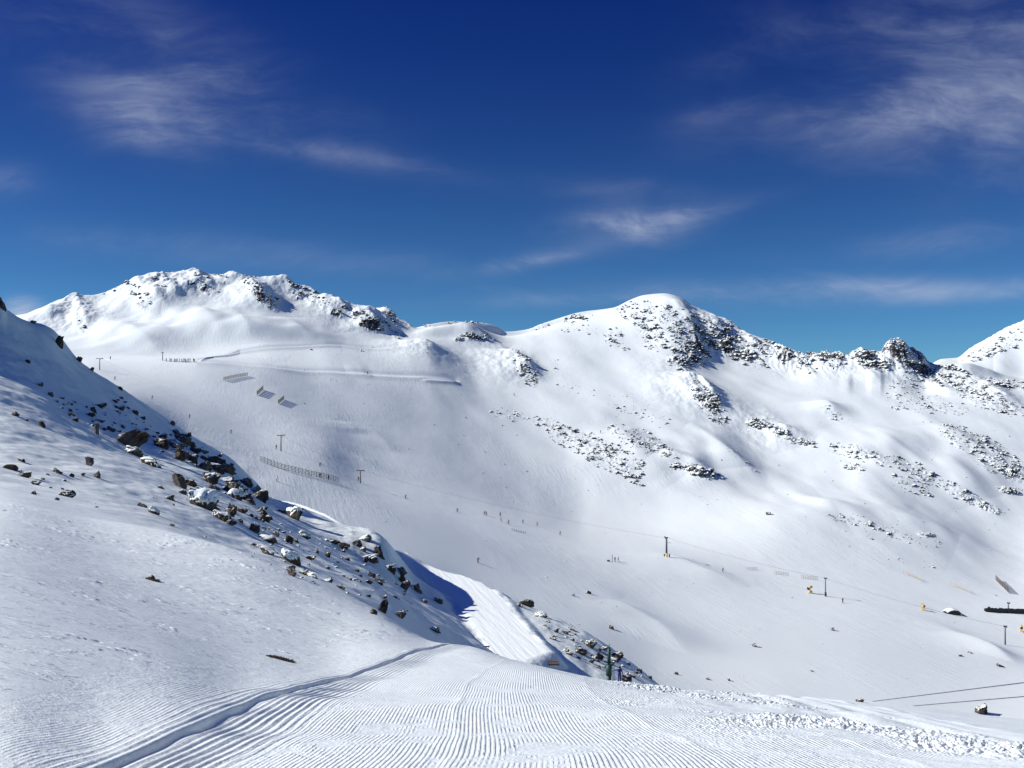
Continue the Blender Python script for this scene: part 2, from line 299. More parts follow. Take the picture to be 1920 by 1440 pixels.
# --- broad relief
D = YY
farw = sst(lnY, math.log(280), math.log(420))
skyk = np.exp(-((lnY - ys[None, :]) / .05)**2)
amp = farw * (.5 + 2.2 * sst(D, 480, 740)) * (1 - .6 * skyk) * (1 - .6 * sst(D, 590, 680) * (1 - sst(PX, 740, 860)))
ux, uy = (XX * .94 + YY * .34), (-XX * .34 + YY * .94)      # spurs run down from upper left to lower right
ZZ += amp * (fbm(ux / 95 + 3, uy / 150 + 1, 3) * 1.3)
ZZ += amp * .30 * fbm(ux / 34 + 9, uy / 75, 2)
ZZ += farw * .07 * fbm(XX / 9, YY / 14, 3)
nearw = sst(lnY, math.log(30), math.log(60)) * (1 - sst(lnY, math.log(205), math.log(240))) * (1 - road_w)
ZZ += nearw * (.6 * fbm(XX / 12 + 5, YY / 18, 3) + .20 * fbm(XX / 2.6, YY / 3.5, 3))
# hill face: drifts
hill = sst(lnY, math.log(70), math.log(100)) * (1 - farw) * (1 - sst(PX, 420, 560))
ZZ += hill * .9 * fbm(XX / 16 + 2, YY / 26 + 4, 3)

# --- spurs (crest polyline by bearing/sight, height, width on the sunny side, width on the lee side)
def crest(P, h, wl, wr, layer='far', end=.35, taper=True, base=None):
    global ZZ
    pts = [point(px, py, layer) for px, py in P]
    x0 = min(p.x for p in pts) - 4 * max(wl, wr); x1 = max(p.x for p in pts) + 4 * max(wl, wr)
    y0 = min(p.y for p in pts) - 4 * max(wl, wr); y1 = max(p.y for p in pts) + 4 * max(wl, wr)
    i0, i1 = np.searchsorted(rows, [math.log(max(y0, 1)), math.log(y1)])
    xs, yv = XX[i0:i1], YY[i0:i1]
    best = np.full(xs.shape, 1e9); val = np.zeros(xs.shape)
    tot = sum((pts[k + 1] - pts[k]).xy.length for k in range(len(pts) - 1)); run = 0
    for k in range(len(pts) - 1):
        a, b = pts[k], pts[k + 1]; ex, ey = b.x - a.x, b.y - a.y; ln = math.hypot(ex, ey)
        tr = ((xs - a.x) * ex + (yv - a.y) * ey) / (ln * ln); t = np.clip(tr, 0, 1)
        dx, dy = xs - a.x - t * ex, yv - a.y - t * ey; d = np.hypot(dx, dy)
        # side: lee = away from the sun (towards +x)
        side = wl + (wr - wl) * sst(dx / (d + 2.0), -.7, .8)
        s = (run + t * ln) / tot
        tp = sst(s, -.25, .35) * (1 - sst(s, .55, 1.02)) if taper else 1
        q = d / side
        v = h * tp * np.exp(-(q * q + .004)**.66)
        val = np.maximum(val, v)
        run += ln
    wob = 1 + .35 * fbm(xs / 32, yv / 46, 2) + (.22 * fbm(xs / 8, yv / 11, 3) if wl < 32 and h >= 6 else 0)
    ZZ[i0:i1] += val * wob * (1 - .62 * np.exp(-((lnY[i0:i1] - ys[None, :]) / .022)**2))
CR = [
 # left mountain
 ([(236, 530), (262, 548), (300, 575), (340, 596)], 13, 34, 11), ([(288, 510), (312, 535), (338, 566)], 10, 24, 9),
 ([(348, 506), (375, 530), (412, 556)], 12, 30, 12), ([(425, 514), (450, 532)], 6, 20, 8), ([(452, 516), (478, 545), (518, 586)], 10, 24, 12),
 ([(518, 518), (550, 548)], 10, 20, 8), ([(560, 532), (600, 566)], 10, 19, 8), ([(600, 546), (640, 578), (660, 596)], 10, 19, 8), ([(133, 553), (150, 588), (172, 626)], 12, 28, 12), ([(88, 570), (96, 590)], 5, 18, 9),
 ([(650, 575), (690, 600), (724, 624)], 10, 22, 9), ([(705, 575), (745, 600), (778, 620)], 11, 22, 9),
 ([(190, 590), (250, 635), (310, 668)], 8, 46, 26), ([(370, 570), (420, 645)], 7, 36, 22), ([(440, 580), (475, 645)], 6, 32, 20), ([(530, 590), (590, 640)], 6, 34, 22), ([(270, 590), (330, 640)], 4, 26, 16),
 # saddle and bowl
 ([(860, 612), (895, 632), (930, 640)], 3.5, 26, 12), ([(785, 640), (800, 655), (835, 672)], 6, 25, 14), ([(940, 660), (985, 690), (1012, 722)], 10, 30, 9),
 ([(645, 690), (700, 700)], 1.0, 16, 14),
 # dome
 ([(1170, 590), (1200, 620), (1215, 640)], 3, 22, 12), ([(1265, 565), (1290, 610), (1300, 660), (1320, 698)], 12, 42, 14), ([(1330, 592), (1350, 630), (1385, 680)], 10, 28, 11),
 ([(1380, 612), (1410, 650), (1440, 690)], 8, 24, 10), ([(1285, 705), (1325, 745), (1362, 795)], 12, 26, 10), ([(1440, 640), (1470, 670), (1500, 700)], 6, 20, 9),
 ([(1290, 800), (1340, 850), (1400, 900), (1440, 930)], 9, 50, 20), ([(1150, 800), (1190, 860), (1200, 905)], 5, 40, 18), ([(1240, 850), (1310, 885), (1345, 900)], 5, 26, 10),
 # right side
 ([(1400, 790), (1450, 810), (1530, 835)], 6, 30, 12), ([(1545, 760), (1570, 790)], 5, 22, 12), ([(1620, 690), (1650, 720)], 4, 16, 10), ([(1700, 690), (1760, 730), (1800, 750)], 5, 26, 12), ([(1820, 700), (1880, 750), (1915, 790)], 7, 26, 12),
 ([(1600, 800), (1720, 880), (1850, 950), (1915, 990)], 7, 60, 32), ([(1760, 800), (1850, 870), (1915, 920)], 7, 46, 22), ([(1440, 930), (1560, 960), (1700, 985), (1800, 1020), (1915, 1075)], 6.5, 50, 26),
 # valley
 ([(1245, 1040), (1320, 1075), (1420, 1110)], 2.2, 26, 12), ([(600, 810), (650, 845), (730, 895)], 1.1, 34, 12), ([(690, 800), (740, 850)], 1.0, 24, 10), ([(640, 790), (680, 815)], .8, 16, 8), ([(1150, 1130), (1230, 1180), (1300, 1240)], 3, 26, 12), ([(1790, 1190), (1850, 1220), (1915, 1255)], 3, 18, 8), ([(480, 690), (600, 708), (700, 718)], 1.4, 24, 22),
]
for P, h, wl, wr in CR: crest(P, h, wl, wr)
# near: banks that shade the road, knolls of the boulder slope
for P, h, wl, wr in [([(700, 1040), (735, 1062), (757, 1085)], .9, 7, 5), ([(722, 1030), (742, 1048), (760, 1072)], 1.6, 5, 3), ([(560, 966), (620, 1004), (690, 1026)], 1.2, 6, 4), ([(110, 640), (125, 655)], 1.0, 3, 2),
                     ([(180, 985), (480, 1075), (700, 1152)], .45, 5, 3)]:
    crest(P, h, wl, wr, 'near', taper=True)

# --- cut tracks across the far slopes
def track(P, h, wd):
    pts = [point(px, py, 'far') for px, py in P]
    yr = np.interp(PX, [p[0] for p in P], [p.y for p in pts])
    end = sst(PX, P[0][0], P[0][0] + 18) * (1 - sst(PX, P[-1][0] - 14, P[-1][0]))
    d = (yr - YY) / wd
    return end * h * (d * np.exp(-d * d))
ZZ += track([(196, 673), (230, 672), (300, 674), (370, 679), (430, 682), (520, 690), (620, 697), (720, 704), (865, 717)], 1.5, 7)
ZZ += track([(370, 678), (400, 670), (450, 660), (560, 649), (640, 643), (790, 638)], 2.4, 6)
ZZ += track([(785, 711), (830, 713), (866, 717)], 1.2, 4)

# --- rock zones on the mountains: (px, py, rx, ry, degrees, strength, scree per 100 px2)
RZ = [(262, 550, 32, 9, 38, .8, .8), (300, 528, 20, 9, 42, .8, .6), (352, 513, 22, 7, 8, .8, .8), (388, 532, 26, 10, 42, .9, .8), (425, 516, 22, 4, 5, .6, .6), (480, 540, 34, 13, 48, 1, 1.1), (508, 567, 14, 12, 30, .9, 1), (552, 540, 22, 9, 30, 1, .9), (590, 556, 28, 10, 28, 1, 1),
      (628, 572, 24, 9, 25, 1, 1), (665, 582, 22, 9, 15, 1, 1.2), (695, 602, 34, 13, 20, 1, 1.3), (735, 592, 22, 9, 38, 1, 1.1), (742, 622, 14, 9, 40, .9, 1), (150, 602, 6, 16, -25, .9, .8), (115, 562, 26, 4, -25, .7, .8), (215, 540, 28, 5, -22, .6, .6), (635, 655, 50, 5, 0, .25, .15),
      (880, 631, 24, 8, 5, 1, 1), (915, 634, 12, 7, 15, .9, .9), (858, 636, 9, 5, 0, .9, 1), (805, 609, 14, 5, 5, .8, 1), (872, 605, 35, 3, 0, .5, .5),
      (1085, 596, 26, 7, -6, 1, 1.3), (1012, 611, 16, 7, -20, .8, 1), (1055, 612, 26, 10, 0, .6, .8), (1100, 620, 20, 10, 10, .4, .6), (1150, 632, 18, 16, 40, .7, 1.1), (1172, 652, 10, 8, 0, .6, .8),
      (1240, 598, 78, 26, 12, .75, 1.6), (1222, 632, 30, 20, 40, .8, 1.4), (1300, 640, 46, 46, 40, .95, 1.7), (1275, 678, 26, 16, 30, 1.2, 1.6), (1302, 670, 16, 14, 40, 1.5, 1.5), (1362, 636, 48, 26, 42, 1, 1.6), (1402, 662, 44, 20, 30, 1, 1.5), (1445, 656, 50, 16, 22, 1, 1.4), (1495, 668, 30, 12, 18, 1, 1.3),
      (985, 692, 15, 36, -28, .9, 1.6), (1328, 756, 18, 46, -36, 1.1, 2.4), (1045, 680, 20, 12, 20, .2, .15),
      (955, 778, 34, 10, 12, .6, 1.1), (1040, 800, 40, 12, 20, .6, 1.2), (1090, 830, 60, 22, 20, .7, 1.5), (1150, 860, 60, 24, 20, .8, 1.5), (1200, 825, 60, 18, 22, .7, 1.3), (1180, 895, 26, 8, 32, .9, 1.5), (1240, 845, 30, 10, 20, .7, 1.2),
      (1268, 875, 16, 6, 12, 1.4, 1.4), (1312, 884, 28, 11, 22, 1.7, 1.4), (1345, 893, 14, 5, 20, 1, 1), (1390, 860, 40, 6, 40, .4, .5), (1200, 775, 60, 10, 15, .4, .5), (1140, 740, 90, 8, 10, .25, .22),
      (1425, 795, 26, 9, 18, 1.6, 1.8), (1470, 815, 30, 9, 28, 1.5, 1.8), (1512, 830, 20, 7, 15, 1.3, 1.4), (1560, 776, 22, 12, 30, .6, 1), (1595, 845, 42, 12, 8, .9, 1.6), (1645, 860, 40, 12, 10, .8, 1.5), (1600, 875, 26, 6, 10, 1, 1.2), (1720, 885, 46, 14, 30, .7, 1.4), (1710, 910, 40, 12, 30, .7, 1.4), (1800, 925, 50, 12, 28, .9, 1.5), (1850, 950, 36, 9, 25, 1, 1.4),
      (1700, 740, 34, 34, 20, .5, .8), (1760, 760, 50, 16, 10, .5, .8), (1800, 820, 40, 20, 30, .7, 1.4), (1860, 855, 55, 26, 35, .9, 1.7), (1900, 880, 30, 20, 30, 1, 1.6), (1895, 920, 26, 7, 8, 1.2, 1.6), (1780, 712, 60, 20, 12, 1.2, 1.5), (1830, 735, 60, 22, 30, 1, 1.5), (1890, 720, 40, 10, 10, 1.1, 1.5), (1895, 765, 30, 14, 20, .6, 1.2), (1740, 700, 30, 14, 10, 1.2, 1.6),
      (1545, 668, 30, 10, 5, 1.3, 1.5), (1565, 684, 22, 10, 10, 1.2, 1.3), (1618, 668, 28, 14, 0, .8, 1.8), (1640, 686, 32, 8, 8, 1.3, 1.4), (1685, 660, 32, 24, 20, .5, 2.4), (1712, 690, 30, 12, 15, .8, 1.8), (1865, 655, 50, 10, -18, .9, 1.2), (1845, 665, 40, 8, -15, .9, 1.1), (1900, 625, 30, 9, -30, .7, .7), (1512, 690, 24, 8, 20, .9, 1.2),
      (1600, 975, 46, 9, 8, .5, 1.2), (1660, 995, 50, 9, 14, .6, 1.3), (1735, 1003, 14, 5, 10, 1.1, 1.6), (1700, 1010, 80, 14, 8, .2, .3), (1720, 1055, 60, 6, 10, .25, .35)]
PYn = py_grid()
RK = np.zeros(YY.shape); farm = ~near & (lnY < ys[None, :] + .02)
for (cx, cy, rx, ry, an, st, dn) in RZ:
    j0, j1 = np.searchsorted(pxs, [cx - 2.2 * rx - 10, cx + 2.2 * rx + 10])
    if j1 <= j0: continue
    ca, sa = math.cos(R(an)), math.sin(R(an))
    dx, dy = PX[:, j0:j1] - cx, PYn[:, j0:j1] - cy
    u = (dx * ca + dy * sa) / rx; v = (dy * ca - dx * sa) / ry
    RK[:, j0:j1] = np.maximum(RK[:, j0:j1], st * np.exp(-(u * u + v * v)**1.3 * .9) * farm[:, j0:j1])
brk = .65 + .8 * fbm(XX / 11 + 40, YY / 17, 3)
RKm = np.clip(RK * brk, 0, 1.6)
rough = np.abs(fbm(XX / 4.6 + YY / 40, YY / 6.5, 4, .6)) * 2.4 + .8 * np.abs(fbm(XX / 2.2 + 8, YY / 3.1, 2))
RKs = np.clip(RKm - .22, 0, 2)
ZZ += RKs * rough * 1.5 + (RKm > .95) * 0 + np.clip(RKm - .8, 0, 1) * fbm(XX / 14, YY / 16, 2, ridged=True) * 4.0
# jagged rim where rock meets the sky
rimw = np.exp(-((lnY - KX[SKYLINE_AT - 2][None, :]) / .035)**2) * sst(PX, 1425, 1470) * (1 - sst(PX, 1738, 1760))
jag = 1 - 2 * np.abs(perlin(XX / 9.5 + 4, YY / 30)); jag2 = 1 - 2 * np.abs(perlin(XX / 4.1, YY / 9 + 2))
ZZ += rimw * (3.2 * jag * .8 + 1.5 * jag2)
RK = np.maximum(RK, rimw * .8); RKm = np.maximum(RKm, rimw * .5 * brk)
rim2 = np.exp(-((lnY - ys[None, :]) / .03)**2) * (sst(PX, 1780, 1830) + .7 * sst(PX, 1290, 1330) * (1 - sst(PX, 1500, 1520)) + .5 * sst(PX, 600, 630) * (1 - sst(PX, 765, 780)))
ZZ += rim2 * (1.3 * jag + .9 * jag2)
# keep the surveyed skyline: shift the upper mountain so that its rim meets the measured height
top_e = np.max(np.where(lnY > math.log(560), ZZ / YY, -9), 0)
want = np.maximum(KE[SKYLINE_AT], KE[SKYLINE_AT - 2])
dif = np.where((pxs > 30), want - top_e, 0)
kg = np.exp(-np.linspace(-2.2, 2.2, 91)**2); kg /= kg.sum()
dif = np.convolve(np.pad(dif, 45, mode='edge'), kg, 'valid')
ZZ += (dif[None, :] * YY) * sst(lnY, ys[None, :] - .26, ys[None, :] - .02)
# --- foreground snow
fg = 1 - sst(lnY, math.log(24), math.log(40))
pist = sst(XX, -2.35, -2.15) * (1 - sst(XX - .0 * YY, 4.0, 4.8)) * fg
BM = [point(a_, b_) for a_, b_ in ((212, 1436), (300, 1402), (390, 1357), (480, 1317), (605, 1277), (692, 1255), (780, 1223), (817, 1211))]
bermY = [1.0, 3.0] + [p.y for p in BM] + [BM[-1].y + 4]; bermX = [BM[0].x + .25, BM[0].x + .1] + [p.x for p in BM] + [BM[-1].x + .6]
print('berm', [(round(p.x, 2), round(p.y, 2)) for p in BM])
oy = np.argsort(bermY); bermx = np.interp(YY, np.array(bermY)[oy], np.array(bermX)[oy])
kk_ = np.exp(-np.linspace(-2.5, 2.5, 61)**2); kk_ /= kk_.sum()
bcol = np.convolve(np.pad(bermx[:, 0], 30, mode='edge'), kk_, 'valid'); bermx = np.repeat(bcol[:, None], NC, 1)
yref = bcol[int(np.searchsorted(rows, math.log(7)))]
off = XX - bermx
ZZ += fg * (.04 + .04 * sst(off, -.2, .8)) * fbm(XX / 3.4, YY / 2.3 + 3, 2) * sst(YY, 3, 7)
ZZ += fg * (.75 + .5 * fbm(XX / .5, YY / .8, 2)) * (-.040 * np.exp(-(off / .045)**2) + .014 * np.exp(-((off + .10) / .05)**2) + .0075 * np.sin(off * 2 * math.pi / .062 + 1.5) * np.exp(-((off - .16) / .38)**4))
left_off = fg * (1 - sst(off, -1.3, -.5))
s1 = fbm(XX / .55 + fbm(XX / 2, YY / 2, 2) * 1.5, YY / .16, 3)
sast = sst(s1, .05, .28) * sst(fbm(XX / 1.7 + 3, YY / 1.1, 2), -.05, .35)
ZZ += left_off * (.011 * sast + .004 * fbm(XX / .3, YY / .12, 2)) * (.5 + YY / 14)
churn = fg * sst(off + .8 * fbm(XX / 1.2, YY / 1.6, 2), 2.6, 4.6) * (1 - sst(off + .8 * fbm(XX / 1.2 + 9, YY / 1.6, 2), 5.0, 6.6)) * sst(YY, 4, 6)
lump = np.clip(np.abs(fbm(XX / .085, YY / .12, 3)) * 1.6 - .12, 0, 1)
ZZ += churn * (.05 * lump**.7 * sst(fbm(XX / 1.3, YY / 1.8, 2), -.3, .25) + .03 * np.clip(fbm(XX / .5, YY / .6, 2), -1, 1)) * (1 - sst(YY, 17, 21))
ZZ += fg * .007 * sum(np.exp(-((off - o_ - .015 * np.sin(YY * .8)) / .035)**2) for o_ in (1.55, 2.9, 3.9)) * (.6 + fbm(XX / .2, YY / .5, 2))
ZZ += fg * sst(off, 4.9, 5.5) * (1 - sst(off, 8.6, 9.2)) * .02 * np.sin(off * 9 + fbm(XX, YY / 4, 2) * 2)
# snow rubble on the road edges
edge = np.exp(-((rd - .5) / .6)**2); ZZ += edge * .07 * np.clip(fbm(XX / .7, YY / .9, 2) + .25, 0, 1)

# ---- final normals, attributes
P3 = np.stack([XX, YY, ZZ], -1)
du = np.empty_like(P3); dv = np.empty_like(P3)
du[:, 1:-1] = P3[:, 2:] - P3[:, :-2]; du[:, 0] = P3[:, 1] - P3[:, 0]; du[:, -1] = P3[:, -1] - P3[:, -2]
dv[1:-1] = P3[2:] - P3[:-2]; dv[0] = P3[1] - P3[0]; dv[-1] = P3[-1] - P3[-2]
N3 = np.cross(du, dv); N3 /= np.linalg.norm(N3, axis=-1, keepdims=True)
slope = 1 - N3[..., 2]
rockA = np.clip(RKm * (.16 + 1.5 * sst(slope, .12, .45)), 0, 1.3)

# ---- surface ids
ci = (np.arange(NC - 1)); 
offc = off[:-1, :-1]; Yc = YY[:-1, :-1]; nearc = near[:-1, :-1]
sid = np.where(nearc, 1, 3)
sid[(nearc) & (offc > -1.0) & (offc < 7.0) & (Yc < 21.5)] = 0
sid[(nearc) & (rd[:-1, :-1] < .1)] = 2
far1 = (~nearc) & (Yc > 600)
sid[far1] = 4
sid[far1 & (PX[:-1, :-1] > 790)] = 5
sid[far1 & (PX[:-1, :-1] > 1500)] = 6

# ------------------------------------------------------------------ materials
def new_mat(name):
    m = bpy.data.materials.new(name); m.use_nodes = True; t = NT(m.node_tree); t.n.clear()
    b = t.node('ShaderNodeBsdfPrincipled'); o = t.node('ShaderNodeOutputMaterial'); t.l.new(b.outputs[0], o.inputs[0])
    return m, t, b
SNOW = (0.83, 0.875, 0.84, 1)
def rock_color(t, vec, s, grey=0.):
    a = t.noise(vec, 1.1 * s, 5, .6); b = t.noise(vec, 4.5 * s, 4, .6); c = t.noise(vec, .35 * s, 2, .5)
    col = t.mix(t.ss(a, .35, .65), (0.024, 0.019, 0.017, 1), (0.088, 0.055, 0.035, 1))
    col = t.mix(t.ss(c, .45, .62), col, (0.10, 0.085, 0.075, 1))
    col = t.mix(t.m('MULTIPLY', t.ss(b, .5, .75), .5), col, (0.19, 0.12, 0.065, 1))
    return t.mix(grey, col, t.mix(t.ss(a, .35, .7), (.030, .029, .032, 1), (.105, .098, .095, 1))) if grey else col
def snow_mat(name, mode):
    m, t, b = new_mat(name)
    b.inputs['Roughness'].default_value = .62; b.inputs['Specular IOR Level'].default_value = .25
    geo = t.node('ShaderNodeNewGeometry'); pos = geo.outputs['Position']
    if mode == 'piste':
        at = t.node('ShaderNodeAttribute', attribute_name='cord').outputs['Fac']
        sx = t.node('ShaderNodeSeparateXYZ'); t.l.new(pos, sx.inputs[0])
        wob = t.m('MULTIPLY', t.m('SUBTRACT', t.noise(pos, .6, 2, .5), .5), .02)
        u = t.m('ADD', at, wob)
        # groomer passes and gaps where the ribs are worn or dusted over
        worn = t.noise(t.comb(t.m('MULTIPLY', sx.outputs[0], 1.0), t.m('MULTIPLY', sx.outputs[1], .9), 0.), 1.7, 6, .72, .6)
        keep = t.ss(worn, .58, .44)
        brk = t.noise(t.comb(t.m('MULTIPLY', sx.outputs[0], 16.0), t.m('MULTIPLY', sx.outputs[1], 9.0), 0.), 1.0, 3, .6)
        keep = t.m('MULTIPLY', keep, t.m('ADD', .45, t.m('MULTIPLY', t.ss(brk, .3, .55), .55)))
        w1 = t.m('SINE', t.m('MULTIPLY', u, 2 * math.pi / .028))
        rib = t.m('MULTIPLY', t.m('MULTIPLY', t.ss(w1, -.6, .5), keep), t.node('ShaderNodeAttribute', attribute_name='ribs').outputs['Fac'])
        fine = t.noise(pos, 26, 4, .65); mid = t.noise(pos, 5.0, 5, .6)
        h = t.m('ADD', t.m('MULTIPLY', rib, .0085), t.m('ADD', t.m('MULTIPLY', fine, .007), t.m('MULTIPLY', mid, .02)))
        bp = t.node('ShaderNodeBump'); t.l.new(h, bp.inputs['Height']); bp.inputs['Distance'].default_value = 1.0; bp.inputs['Strength'].default_value = 1.0
        t.l.new(bp.outputs[0], b.inputs['Normal']); b.inputs['Base Color'].default_value = SNOW
    elif mode == 'near':
        fine = t.noise(pos, 22, 5, .6); mid = t.noise(pos, 3.0, 5, .55)
        mp = t.node('ShaderNodeMapping'); t.l.new(pos, mp.inputs[0]); mp.inputs['Scale'].default_value = (2.2, 6.5, 1)
        st = t.noise(mp.outputs[0], 1.0, 5, .6, .4)
        h = t.m('ADD', t.m('MULTIPLY', fine, .004), t.m('ADD', t.m('MULTIPLY', mid, .007), t.m('MULTIPLY', t.ss(st, .52, .60), .007)))
        bp = t.node('ShaderNodeBump'); t.l.new(h, bp.inputs['Height']); bp.inputs['Distance'].default_value = 1.0; bp.inputs['Strength'].default_value = 1.0
        t.l.new(bp.outputs[0], b.inputs['Normal']); b.inputs['Base Color'].default_value = SNOW
    elif mode == 'road':
        mp = t.rotscale(pos, -13, (1.5, .07, 1))
        st = t.noise(mp.outputs[0], 1.0, 5, .6)
        h = t.m('ADD', t.m('MULTIPLY', st, .16), t.m('MULTIPLY', t.noise(pos, 2.5, 4, .6), .03))
        bp = t.node('ShaderNodeBump'); t.l.new(h, bp.inputs['Height']); bp.inputs['Distance'].default_value = 1.0; bp.inputs['Strength'].default_value = .8
        t.l.new(bp.outputs[0], b.inputs['Normal']); b.inputs['Base Color'].default_value = (.86, .90, .885, 1)
    else:
        rk = t.node('ShaderNodeAttribute', attribute_name='rock').outputs['Fac']
        mp = t.rotscale(pos, -16, (.75, .05, .3))
        tr = t.noise(mp.outputs[0], 1.0, 6, .66)
        n_ = t.noise(pos, .55, 5, .62); sm = t.noise(pos, .22, 5, .6)
        fac = t.ss(t.m('ADD', rk, t.m('MULTIPLY', t.m('SUBTRACT', n_, .5), 1.1)), .44, .56)
        fac = t.m('MULTIPLY', fac, t.ss(rk, .02, .12))
        col = t.mix(fac, SNOW, rock_color(t, pos, .35, .6))
        t.l.new(col, b.inputs['Base Color'])
        patch = t.ss(t.noise(pos, .018, 3, .6), .42, .62)      # ski tracks and crust come in patches
        h = t.m('ADD', t.m('MULTIPLY', t.m('MULTIPLY', tr, t.m('ADD', .06, t.m('MULTIPLY', patch, .24))), 1.0), t.m('ADD', t.m('MULTIPLY', sm, .05), t.m('MULTIPLY', t.noise(pos, 1.3, 4, .65), .035)))
        h = t.m('ADD', h, t.m('MULTIPLY', t.m('MULTIPLY', t.m('ADD', n_, sm), rk), 1.6))
        bp = t.node('ShaderNodeBump'); t.l.new(h, bp.inputs['Height']); bp.inputs['Distance'].default_value = 1.0; bp.inputs['Strength'].default_value = .7
        t.l.new(bp.outputs[0], b.inputs['Normal'])
    return m
M_piste, M_near, M_road, M_far = (snow_mat('snow_' + k, k) for k in ('piste', 'near', 'road', 'far'))

vid = np.arange(NR * NC).reshape(NR, NC)
quads = np.stack([vid[:-1, :-1], vid[:-1, 1:], vid[1:, 1:], vid[1:, :-1]], -1)
allv = P3.reshape(-1, 3)
ribs = (1 - sst(off, 3.6, 4.6)) * sst(off, -1.35, -.1)
ribs = np.where(off < 0, ribs * .30 * sst(off, -1.0, -.3), ribs) * (1 - .85 * np.exp(-((off - .16) / .38)**4))
cordc = XX - bermx * np.exp(-np.clip(off, 0, 9) / 2.2) - yref * (1 - np.exp(-np.clip(off, 0, 9) / 2.2)) + .05 * np.floor(np.clip(off, 0, 9) / 2.6)
def surface(k, name, mat, label):
    f = quads[sid == k]
    if len(f) == 0: return
    u, inv = np.unique(f, return_inverse=True); f = inv.reshape(-1, 4)
    me = np_mesh(name, allv[u], f)
    if k == 0:
        for nm, arr in (('cord', cordc), ('ribs', ribs)):
            me.attributes.new(nm, 'FLOAT', 'POINT').data.foreach_set('value', arr.ravel()[u].astype(np.float32))
    if k >= 3:
        me.attributes.new('rock', 'FLOAT', 'POINT').data.foreach_set('value', rockA.ravel()[u].astype(np.float32))
    me.normals_split_custom_set_from_vertices(N3.reshape(-1, 3)[u].astype(np.float32))
    me.materials.append(mat)
    o = link(bpy.data.objects.new(name, me)); tag(o, label, None, None, 'structure'); return o
surface(0, 'groomed_piste', M_piste, 'white groomed ski piste with combed ribs in the foreground')
surface(1, 'snow_slope', M_near, 'smooth untouched snow slope and shaded hillside on the left')
surface(2, 'ski_road', M_road, 'bright flat ski road curving around the rocky hillside')
surface(3, 'valley_snow', M_far, 'wide snow covered ski valley in the middle distance')
surface(4, 'mountain_left', M_far, 'snowy mountain with rocky spurs on the left skyline')
surface(5, 'mountain_middle', M_far, 'snowy domed mountain with rocky summit in the middle of the skyline')
surface(6, 'mountain_right', M_far, 'snowy ridge with jagged dark crags on the right skyline')
# snow behind the camera
xs = np.linspace(-60, 60, 61); ysb = np.linspace(-40, .82, 30)
gx, gy = np.meshgrid(xs, ysb); gz = -1.60 + .04 * np.clip(.8 - gy, 0, 40) + (-gx).clip(0, 60) * .06 + .1 * fbm(gx / 4, gy / 4, 2) * sst(-gy, 0, 3)
vb = np.arange(gx.size).reshape(gx.shape)
me = np_mesh('snow_bank', np.stack([gx, gy, gz], -1).reshape(-1, 3), np.stack([vb[:-1, :-1], vb[:-1, 1:], vb[1:, 1:], vb[1:, :-1]], -1).reshape(-1, 4)); me.materials.append(M_near)
tag(link(bpy.data.objects.new('snow_ground', me)), 'snow beside the groomed piste', None, None, 'structure')
#OBJECTS#
# ------------------------------------------------------------------ object materials
def plain(name, col, rough=.6, metal=0., var=.25, scale=6.):
    m, t, b = new_mat(name)
    tcn = t.node('ShaderNodeTexCoord'); n_ = t.noise(tcn.outputs['Object'], scale, 4, .6)
    d = tuple(c * (1 - var) for c in col[:3]) + (1,)
    t.l.new(t.mix(t.ss(n_, .3, .7), d, tuple(col[:3]) + (1,)), b.inputs['Base Color'])
    b.inputs['Roughness'].default_value = rough; b.inputs['Metallic'].default_value = metal
    return m
def rock_mat(name, s, lo, hi):
    m, t, b = new_mat(name)
    geo = t.node('ShaderNodeNewGeometry'); oi = t.node('ShaderNodeObjectInfo')
    pos = geo.outputs['Position']
    sx = t.node('ShaderNodeSeparateXYZ'); t.l.new(geo.outputs['Normal'], sx.inputs[0])
    n_ = t.noise(pos, 2.2 * s, 5, .65)
    up = t.m('ADD', sx.outputs[2], t.m('MULTIPLY', t.m('SUBTRACT', n_, .5), .7))
    # snow is plastered on the windward (left) faces a little lower down
    up = t.m('SUBTRACT', up, t.m('MULTIPLY', sx.outputs[0], .12))
    col = t.mix(t.ss(up, lo, hi), rock_color(t, pos, s, .65 if s < .5 else 0.), SNOW)
    t.l.new(col, b.inputs['Base Color']); b.inputs['Roughness'].default_value = .85
    h = t.m('ADD', t.m('MULTIPLY', t.noise(pos, 3 * s, 6, .7), .25 / s), t.m('MULTIPLY', t.noise(pos, 11 * s, 4, .6), .05 / s))
    bp = t.node('ShaderNodeBump'); t.l.new(h, bp.inputs['Height']); bp.inputs['Distance'].default_value = 1.0; bp.inputs['Strength'].default_value = .8
    t.l.new(bp.outputs[0], b.inputs['Normal'])
    return m
M_rock = rock_mat('boulder_rock', 1.0, .70, .88)
M_bare = rock_mat('bare_rock', 1.2, .80, .95)
M_scree = rock_mat('scree_rock', .35, .34, .58)
M_cap = snow_mat('snow_cap', 'near')
M_steel = plain('grey_steel', (.035, .04, .045), .5, .3)
M_green = plain('green_padding', (.018, .075, .045), .55, 0, .4, 3)
M_dkgreen = plain('dark_green_paint', (.012, .045, .032), .5)
M_wood = plain('weathered_wood', (.13, .105, .085), .8, 0, .5, 4)
M_pale = plain('pale_wood', (.58, .47, .30), .8, 0, .3, 4)
M_orange = plain('orange_plastic', (.27, .115, .06), .5)
M_yellow = plain('yellow_padding', (.78, .52, .12), .6)
M_black = plain('black_plastic', (.015, .016, .02), .6)
M_brown = plain('brown_cloth', (.10, .06, .04), .8)
M_skin = plain('skin', (.45, .27, .19), .6, 0, .05)
M_dgrass = plain('dry_grass', (.34, .24, .13), .9, 0, .5, 30)

